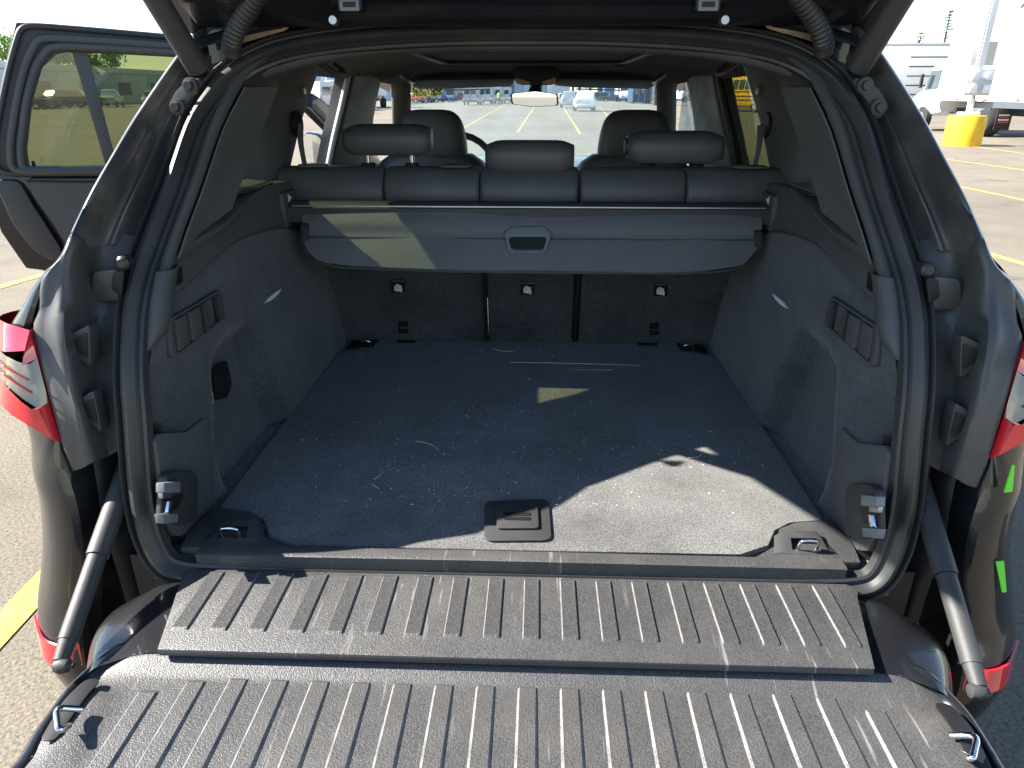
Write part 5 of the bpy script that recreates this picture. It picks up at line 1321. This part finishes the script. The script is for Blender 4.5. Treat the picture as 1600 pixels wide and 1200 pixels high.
# --- seen through the windscreen
put(car(M_WHITEC, 'white SUV parked tail-on, first of a row beside a yellow line'), oz(912, 173.5, 0), 0)
put(car(M_SILVER, 'silver SUV parked just ahead of the white SUV'), oz(889, 168.5, 0), 0)
put(car(M_WHITEC, 'white sedan parked ahead of the silver SUV', kind='sedan', H=1.5), oz(880, 164, 0), 0)
put(car(M_GREYC, 'dark grey SUV parked against the far blue building'), np.array([11.0, 142, 0]), R(90))
put(car(M_REDC, 'dull red SUV parked far off against the blue building'), np.array([-14.6, 142, 0]), R(80))
vp = oz(739, 164.0, 0)
put(van(M_WHITEC, 'white cargo van with two dark rear windows, last of the van row'), vp, R(-2))
for k, nm in enumerate(('second', 'third', 'fourth')):
    put(van(M_WHITEC, f'white cargo van parked {nm} ahead in the row beyond the worker'), vp + np.array([1.4 + 1.0 * k, 9.0 + 8.0 * k, 0]), R(-4))
put(car(M_DARKC, 'dark pickup truck parked in the far row behind the windscreen sticker', kind='pickup', H=1.9, L_=5.6), oz(657, 160.5, 0), R(60))
put(car(M_BLUEC, 'faded blue pickup truck parked next to the dark pickup', kind='pickup', H=1.9, L_=5.6), oz(674, 160, 0), R(60))
put(car(M_BLUEC, 'faded blue pickup truck at the end of the far row', kind='pickup', H=1.9, L_=5.6), oz(690, 160, 0), R(70))
put(car(M_REDC, 'dull red car parked beside the dark pickup', kind='sedan', H=1.5), oz(645, 161, 0), R(60))
tk = box_truck('white box truck parked next to the dark blue container', L_=6, H=3.4); put(tk, np.array([15.2, 138, 0]), R(180))
tk = box_truck('white box truck parked beyond the blue container, cab towards it', L_=6, H=3.4); put(tk, np.array([26.5, 136, 0]), R(150))
# dark blue shipping container with pale marks
cn = empty('shipping_container', label='dark blue steel container with pale markings on its end', cat='container')
boxm('container_body', (2.9, 6.0, 2.6), mat('dark blue container steel', (.05, .09, .15), .6, var=.2), cn, loc=(0, 0, 1.45), bev=.03)
for x in (-1.35, -.45, .45, 1.35): boxm('lock_rod', (.06, .05, 2.4), M_PALE, cn, loc=(x, -3.03, 1.45), bev=.01)
boxm('end_mark', (.10, .02, .65), M_WHITEP, cn, loc=(-.85, -3.02, 1.75), bev=0); boxm('end_mark', (.32, .02, .10), M_WHITEP, cn, loc=(-.72, -3.02, 1.45), bev=0)
boxm('end_mark', (.6, .02, .10), M_WHITEP, cn, loc=(.12, -3.02, 2.0), bev=0); boxm('end_mark', (.10, .02, .5), M_WHITEP, cn, loc=(.12, -3.015, 1.7), bev=0)
for x in (-1.2, 1.2): boxm('skid', (.2, 6.0, .16), M_BLACKP, cn, loc=(x, 0, .08), bev=.01)
put(cn, oz(998, 161.5, 0), 0)
# far blue building: cladding panels, doors
def building(name, label, x0_, x1_, y, h, depth, mats_, pw, rz=0, doors=(), cornice=None, at=None):
    root = empty(name, label=label, cat='building')
    w = x1_ - x0_
    boxm('wall', (w, depth, h), mats_[0], root, loc=(0, depth / 2 + .05, h / 2), bev=.02)
    n = max(1, int(w / pw))
    for k in range(n):
        m = mats_[k % len(mats_)]
        boxm('cladding_panel', (w / n - .08, .08, h * .98), m, root, loc=(-w / 2 + (k + .5) * w / n, .0, h * .49), bev=.01)
    for (dx, dw, dh, dz) in doors:
        boxm('dock_door', (dw, .10, dh), M_DOCK, root, loc=(dx, -.06, dz + dh / 2), bev=.02)
        boxm('door_header', (dw + .3, .14, .18), M_PALE, root, loc=(dx, -.08, dz + dh + .1), bev=.02)
    if cornice: boxm('cornice', (w + .6, depth + .6, cornice), M_CREAM, root, loc=(0, depth / 2, h + cornice / 2), bev=.03)
    boxm('roof', (w, depth, .2), M_PALE, root, loc=(0, depth / 2, h + (cornice or 0) + .1), bev=.02)
    root.location = at if at is not None else ((x0_ + x1_) / 2, y, 0); root.rotation_euler = (0, 0, rz)
    return root
building('warehouse', 'pale blue clad warehouse across the far end of the lot', -48, 6, 150, 7, 20, [M_BLUEW, M_BLUEW, M_WHITEW], 4.5, doors=((-12, 4, 3.6, 0), (2, 4, 3.6, 0), (14, 4, 3.6, 0)))
building('warehouse', 'blue and white warehouse behind the dark grey SUV', 13, 60, 152, 8, 20, [M_BLUEW2, M_WHITEW, M_BLUEW], 5, doors=((-16, 4, 3.6, 0), (-6, 4, 3.6, 0)))
# the man in the vest: one body mesh, vest and hair as children
def person(p, label):
    root = empty('person', label=label, cat='person')
    P = {}
    me = bpy.data.meshes.new('body')
    J = [((0, 0, .95), .13), ((0, 0, 1.15), .13), ((0, 0, 1.36), .15), ((0, 0, 1.50), .06), ((0, .01, 1.60), .075), ((0, .01, 1.70), .085), ((0, .01, 1.77), .05),
         ((-.10, 0, .90), .095), ((-.12, .02, .50), .062), ((-.13, 0, .09), .045), ((-.13, .12, .04), .04), ((.10, 0, .90), .095), ((.13, -.03, .50), .062), ((.14, -.06, .09), .045), ((.14, .06, .04), .04),
         ((-.20, 0, 1.42), .06), ((-.26, .02, 1.16), .045), ((-.25, .10, .92), .034), ((-.25, .14, .83), .03), ((.20, 0, 1.42), .06), ((.26, .02, 1.16), .045), ((.25, .12, .94), .034), ((.25, .16, .85), .03)]
    Eg = [(0, 1), (1, 2), (2, 3), (3, 4), (4, 5), (5, 6), (0, 7), (7, 8), (8, 9), (9, 10), (0, 11), (11, 12), (12, 13), (13, 14), (2, 15), (15, 16), (16, 17), (17, 18), (2, 19), (19, 20), (20, 21), (21, 22)]
    me.from_pydata([j[0] for j in J], Eg, [])
    o = link('body', me, root)
    o.modifiers.new('skin', 'SKIN')
    for i, (_, r) in enumerate(J): me.skin_vertices[0].data[i].radius = (r, r)
    me.skin_vertices[0].data[0].use_root = True
    o.modifiers.new('sub', 'SUBSURF').levels = 1
    me.materials.append(M_TROUS)
    rows = [[np.array([w * math.cos(a), d * math.sin(a), z]) for a in np.linspace(0, 2 * math.pi, 17)[:-1]] for z, w, d in ((.90, .20, .155), (1.1, .195, .15), (1.3, .225, .165), (1.44, .235, .14), (1.50, .12, .09))]
    loft('safety_vest', rows, M_VEST, root, cu=True, smooth=70)
    lathe('head', [(0, -.13), (.05, -.12), (.075, -.06), (.085, .02), (.07, .09), (0, .12)], M_SKIN, root, loc=(0, .01, 1.67), seg=16)
    lathe('hair', [(.088, -.01), (.092, .03), (.075, .10), (0, .13)], M_HAIR, root, loc=(0, 0, 1.675), seg=16)
    root.location = (p[0], p[1], 0); return root
person(oz(780, 164, 0), 'person in a lime safety vest standing beside the row of white vans')

# --- seen through the open doorways on the driver's side
put(van(M_SILVER, 'silver passenger van parked beside a white van, seen through the open doorway'), oz(503, 176.5, 0), R(35))
put(van(M_WHITEC, 'white high-roof van parked behind the silver van', H=2.6), oz(528, 172, 0), R(25))
put(van(M_WHITEC, 'white high-roof van farther along behind the silver van', H=2.6), oz(548, 170, 0), R(20))
put(box_truck('white box truck parked past the vans beyond the driver door', L_=6, H=3.5), oz(585, 168, 0), R(15))
lp = empty('lamp_post', label='tall thin lamp post behind the parked vans', cat='lamp post')
tube('post', [np.array([0, 0, 0]), np.array([0, 0, 8.0])], [.09, .06], M_PALE, lp, seg=10); boxm('lamp_head', (.9, .3, .12), M_PALE, lp, loc=(.4, 0, 8.0), bev=.03)
put(lp, np.array([-21.5, 76, 0]))
building('warehouse', 'pale grey warehouse with brown dock doors and cars parked along it', 0, 120, 0, 4.2, 18, [M_BLUEW, M_PALE], 7.5, rz=R(-90 + 180), cornice=.55, at=(-63, 105, 0), doors=tuple((dx, 3.4, 1.7, 1.2) for dx in (-30, -20.5, -11, -1.5, 8, 17.5, 27)))
for (px, py, m, kind, lab, rz) in ((58, 170, M_GREYC, 'suv', 'grey SUV parked by the pale warehouse, seen in the open door glass', -60), (94, 168.5, M_DARKC, 'pickup', 'dark pickup parked between two greys by the pale warehouse', 160),
                                   (120, 168, M_GREYC, 'pickup', 'grey pickup parked by the pale warehouse next to the glass divider', -70), (176, 167, M_SILVER, 'pickup', 'silver pickup parked by the pale warehouse past the glass divider', 200), (40, 171, M_DARKC, 'suv', 'dark SUV parked at the start of the warehouse row', -80), (240, 166, M_SILVER, 'suv', 'silver SUV parked at the far end of the warehouse row', 200)):
    put(car(m, lab, kind=kind, H=1.75 if kind == 'suv' else 1.9, L_=4.8 if kind == 'suv' else 5.6), oz(px, py, 0), R(rz))

# --- passenger side: truck, bollard lamp, bus
tk = box_truck('large white box truck parked behind the yellow bollard', L_=8.6, H=4.0, RA=.95)
put(tk, np.array([17.85, 27.6, 0]), 0)
for z, c in ((.78, M_WHITEP), (.70, M_LAMPR), (.62, M_WHITEP), (.54, M_LAMPR)):
    boxm('flap_print', (.36, .01, .045), c, tk, loc=(-.98, .95 - .87, z), bev=0)
bp_ = oz(1515, 229.0, 0); bp_[1] += .48
bl_ = empty('bollard', label='yellow painted concrete bollard at the foot of the power pole', cat='bollard')
lathe('concrete_drum', [(0, .0), (.54, .0), (.535, .3), (.525, .84), (.50, .88), (0, .88)], M_BOLL, bl_, seg=36)
boxm('base_plate', (.46, .46, .10), M_WHITEC, bl_, loc=(0, 0, .93), bev=.01)
put(bl_, bp_)
pole = empty('power_pole', label='pale steel pole with outlet boxes standing on the yellow bollard', cat='pole')
boxm('mast', (.13, .13, 1.0), M_WHITEC, pole, loc=(0, 0, 1.48), bev=.01)
boxm('mast', (.16, .16, 5.0), M_WHITEC, pole, loc=(.02, 0, 4.6), bev=.015)
boxm('conduit', (.05, .05, 3.0), M_PALE, pole, loc=(-.12, -.06, 3.6), bev=.01)
boxm('switch_box', (.70, .22, .66), M_CREAM, pole, loc=(.08, .16, 2.62), bev=.015)
pn = boxm('outlet_panel', (.76, .05, .74), M_PALE, pole, loc=(.05, -.10, 1.82), bev=.01)
for dx in (-.19, .22):
    for dz in (-.18, .18):
        b_ = boxm('outlet_box', (.22, .10, .24), M_WHITEC, pole, loc=(.05 + dx, -.17, 1.82 + dz), bev=.02)
tube('cable_loop', [np.array([.0, -.1, 1.46]), np.array([.06, -.12, 1.30]), np.array([.20, -.12, 1.25]), np.array([.32, -.12, 1.33]), np.array([.36, -.1, 1.46])], .014, M_BLACKP, pole, seg=6, n=4)
pole.location = (bp_[0], bp_[1], 0)
building('storage_shed', 'white clapboard shed with dark gaps behind the box truck', 14, 40, 0, 4.6, 8, [M_WHITEW], 30, at=(37, 56, 0))
for k in range(5):
    o = boxm('siding_gap', (15.0, .04, .07), M_BLACKP, bpy.data.objects['storage_shed'], loc=(-3, -.06, 1.4 + k * .62), bev=0)
bus = empty('school_bus', label='yellow school bus seen through the tinted rear passenger window', cat='bus')
secs = [(-5, .55, 1.7, 2.95, 1.22, 1.0), (-4.8, .5, 1.7, 3.1, 1.24, 1.02), (0, .5, 1.7, 3.12, 1.24, 1.02), (3.2, .5, 1.7, 3.1, 1.24, 1.02), (3.6, .5, 1.7, 2.9, 1.24, 1.0), (3.75, .5, 1.45, 1.65, 1.15, 1.0), (5.0, .5, 1.2, 1.45, 1.05, .9), (5.2, .5, 1.0, 1.2, .98, .85)]
shell('body', secs, M_BUSY, bus, nv=2)
for sx in (-1, 1):
    for k in range(9): quad('side_window', [(sx * 1.25, -4.5 + k * .88, 1.80), (sx * 1.25, -3.78 + k * .88, 1.80), (sx * 1.13, -3.78 + k * .88, 2.55), (sx * 1.13, -4.5 + k * .88, 2.55)], M_VGLASS, bus, d=(sx * .02, 0, 0))
    for z in (1.62, 1.25, .95): boxm('rub_rail', (.04, 9.0, .09), M_BLACKP, bus, loc=(sx * 1.255, -.4, z), bev=.01)
    wheel(bus, sx * 1.05, -2.6, .5, .3); wheel(bus, sx * 1.05, 3.9, .5, .3)
quad('windscreen', [(-1.05, 3.70, 1.75), (1.05, 3.70, 1.75), (.98, 3.50, 2.75), (-.98, 3.50, 2.75)], M_VGLASS, bus, d=(0, .05, 0))
for x in (-.75, -.25, .25, .75): boxm('rear_window', (.40, .03, .55), M_VGLASS, bus, loc=(x, -5.02, 2.2), bev=.01)
loft('roof', [[np.array([x * .98, y, 3.10 + .10 * (1 - x * x)]) for x in (-1, -.5, 0, .5, 1)] for y in (-4.9, 0, 3.5)], M_WHITEC, bus, nu=3)
boxm('bumper', (2.4, .15, .30), M_BLACKP, bus, loc=(0, -5.05, .62), bev=.03)
put(bus, oz(1168, 176, 0) + np.array([.8, 3.5, 0]), R(22))

# --- trees
def leaf_mesh(seed, n, rx, rz_, sz, m):
    r = random.Random(seed); V = []; Fc = []
    clumps = []
    for k in range(max(10, n // 110)):
        while True:
            x, y, z = r.uniform(-1, 1), r.uniform(-1, 1), r.uniform(-1, 1)
            if x * x + y * y + z * z < 1: break
        clumps.append((x * .85, y * .85, z * .85, r.uniform(.16, .34)))
    for _ in range(n):
        cx, cy, cz, q = r.choice(clumps)
        x, y, z = cx + r.gauss(0, q * .6), cy + r.gauss(0, q * .6), cz + r.gauss(0, q * .5)
        p = Vector((x * rx, y * rx, z * rz_))
        a = Vector((r.gauss(0, 1), r.gauss(0, 1), r.gauss(0, 1))).normalized(); b = a.orthogonal().normalized()
        s_ = sz * r.uniform(.6, 1.4); i = len(V)
        V += [p - a * s_, p + b * s_ * .5, p + a * s_, p - b * s_ * .5]; Fc.append((i, i + 1, i + 2, i + 3))
    me = bpy.data.meshes.new('crown'); me.from_pydata(V, [], Fc); me.materials.append(m); return me
def tree(at, h, rx, label, seed, m=M_LEAF, n=5000, sz=.16, group=None):
    root = empty('broadleaf_tree', at, label=label, cat='tree', group=group)
    tr = tube('trunk', [np.array([0, 0, 0]), np.array([.1, .05, h * .3]), np.array([-.05, .1, h * .62])], [h * .03, h * .022, h * .008], M_BARK, root, seg=9, n=3)
    r = random.Random(seed)
    for k in range(6):
        a = k * 1.05 + r.uniform(-.3, .3); b = np.array([0, 0, h * (.28 + .05 * k)])
        tube('limb', [b, b + np.array([math.cos(a) * rx * .35, math.sin(a) * rx * .35, h * .12]), b + np.array([math.cos(a) * rx * .7, math.sin(a) * rx * .7, h * .22])], [h * .012, h * .007, h * .003], M_BARK, tr, seg=6, n=2)
    c = link('crown', leaf_mesh(seed, n, rx, h * .36, sz, m), root); c.location = (0, 0, h * .64)
    return root
tree((31.2, 45, 0), 9.6, 3.5, 'bright leafy tree rising over the box truck', 3, M_LEAF2, 7000, .20)
for k, (x, y, h) in enumerate(((22, 92, 10), (29, 96, 11), (15, 98, 10), (36, 100, 12))):
    tree((x, y, 0), h, 4.5, ('leafy tree standing behind the school bus roof', 'dense leafy tree in the row behind the school bus', 'leafy tree at the end of the row behind the bus', 'tall leafy tree beyond the bus, past the row')[k], 20 + k, M_LEAF, 4000, .24, 'trees behind the bus')
for k, (x, y, h) in enumerate(((-84, 78, 11), (-86, 92, 10), (-84, 104, 11), (-86, 118, 11), (-84, 132, 10), (-88, 62, 12), (-86, 146, 11))):
    tree((x, y, 0), h, 5.0, 'leafy tree in the row rising behind the pale warehouse roof', 40 + k, M_LEAF2, 3500, .26, 'trees behind the pale warehouse')
for k, (x, y, h) in enumerate(((-9, 176, 12), (7.0, 160, 10), (8.8, 168, 11), (10.8, 162, 10))):
    tree((x, y, 0), h, 4.0, 'leafy tree showing in the gap between the two blue warehouses' if k else 'leafy tree showing over the far blue warehouse roof', 60 + k, M_LEAF2, 2500, .3, 'trees in the warehouse gap' if k else None)
# bare spruce tops over the shed
def spruce(at, h, seed, label):
    root = empty('spruce_tree', at, label=label, cat='tree')
    tr = tube('trunk', [np.array([0, 0, 0]), np.array([0, 0, h])], [.22, .03], M_BARK, root, seg=7)
    r = random.Random(seed); V = []; Fc = []
    z = h * .25
    while z < h * .98:
        for _ in range(8):
            a = r.uniform(0, 6.28); ln = (h - z) * .42 * r.uniform(.5, 1.1) + .2
            d = Vector((math.cos(a), math.sin(a), r.uniform(-.15, .25))); sd = Vector((-math.sin(a), math.cos(a), 0))
            for q in range(9):
                t = (q + .5) / 9; p = Vector((0, 0, z)) + d * ln * t
                for w in (-1, 1):
                    e = p + sd * w * .22 * (1.1 - t) + d * .12 + Vector((0, 0, r.uniform(-.06, .06))); i = len(V)
                    V += [p - d * .03, e, p + d * .05]; Fc.append((i, i + 1, i + 2))
            i = len(V); V += [Vector((0, 0, z)) - sd * .025, Vector((0, 0, z)) + sd * .025, Vector((0, 0, z)) + d * ln]; Fc.append((i, i + 1, i + 2))
        z += h * .028
    me = bpy.data.meshes.new('crown'); me.from_pydata(V, [], Fc); me.materials.append(M_NEEDLE)
    link('crown', me, root)
spruce((36.8, 72, 0), 8.4, 1, 'sparse grey spruce rising above the white shed')
spruce((34.6, 72, 0), 6.6, 2, 'small sparse spruce beside the taller grey one')

# --- debris on the boot floor and sunlit gate
r = random.Random(11); V = []; Fc = []
def chip(p, s_, seg):
    i = len(V); a = r.uniform(0, 6.28); ca, sa = math.cos(a), math.sin(a); l, w, h = s_ * seg, s_, s_ * .6
    for dx, dy, dz in ((-l, 0, 0), (0, -w, 0), (l, 0, 0), (0, w, 0), (0, 0, h)): V.append((p[0] + dx * ca - dy * sa, p[1] + dx * sa + dy * ca, p[2] + dz))
    for f in ((0, 1, 4), (1, 2, 4), (2, 3, 4), (3, 0, 4), (0, 3, 2, 1)): Fc.append(tuple(i + k for k in f))
for _ in range(1300):
    if r.random() < .5: x, y = r.gauss(-.08, .22), r.gauss(1.25, .25)
    elif r.random() < .5: x, y = r.uniform(-.5, .53), r.uniform(.99, 2.04)
    else: x, y = r.choice((-.5, -.3, .2, .5)) + r.gauss(0, .06), r.choice((1.05, 1.35, 1.9)) + r.gauss(0, .06)
    if abs(x) > .53 or not 1.09 < y < 2.04: continue
    chip((x, y, FZ + .0006), r.choice((.0006, .0007, .0008, .0009, .0011, .0014, .0019)), r.choice((1, 1, 1.4, 2.5)))
me = bpy.data.meshes.new('debris'); me.from_pydata(V, [], Fc); me.materials.append(mat('pale chaff', (.50, .49, .46), .8))
tag(link('debris', me), 'pale crumbs and lint scattered over the boot carpet', 'debris', kind='stuff')
M_STRAW = mat('dry straw', (.50, .43, .28), .7)
def straw(px0, px1, bend, label):
    a, b = oz(*px0, FZ + .0015), oz(*px1, FZ + .0015); d = b - a; n_ = np.array([-d[1], d[0], 0]) * bend
    o = tube('straw', [a, (a + b) / 2 + n_, b], [.0009, .0011, .0007], M_STRAW, seg=6, n=4); tag(o, label, 'straw'); return o
straw((649, 689), (686, 703), .12, 'curved pale straw lying alone on the shaded boot floor')
straw((797, 566), (998, 571), .01, 'long straight pale straw across the boot floor near the seats')
straw((583, 749), (599, 738), -.08, 'short straw bent upward near the floor middle')
straw((581, 756), (593, 764), .0, 'thick short straw fragment beside the bent one')
straw((770, 545), (803, 549), -.12, 'short straw by the seat backs at the gap between them')
straw((1075, 716), (1097, 705), -.2, 'curved straw at the tip of the sunlit patch')
# lot number sticker on the windscreen (reads from outside)
sn = Vector((0, .58, .82)).normalized()
sc_ = oy(664, 140, 3.62)
stk = prism('windscreen_sticker', [oy(a, b, 3.60) for a, b in ((642, 131), (689, 130), (691, 150), (644, 152))], glass('yellow film', (.92, .86, .45), film=.25, fcol=(.75, .66, .25)), suv, d=(0, .001, 0), bev=0)
def lettering(txt, size, px, py, par):
    cu = bpy.data.curves.new('lettering', 'FONT'); cu.body = txt; cu.size = size; cu.align_x = 'CENTER'; cu.align_y = 'CENTER'; cu.extrude = .0004
    cu.materials.append(mat('dark marker ink', (.09, .09, .05), .7))
    o = bpy.data.objects.new('lettering', cu); COL.objects.link(o); o.parent = par
    o.rotation_euler = (R(90), 0, R(180)); o.location = oy(px, py, 3.597)
    me = bpy.data.meshes.new_from_object(o); me.name = 'lettering'
    m2 = link('lettering', me, par); m2.location = o.location; m2.rotation_euler = o.rotation_euler
    bpy.data.objects.remove(o); return m2
lettering('68793', .058, 667, 137, stk)
lettering('2023', .026, 658, 147, stk)
lettering('- - -', .020, 678, 147, stk)
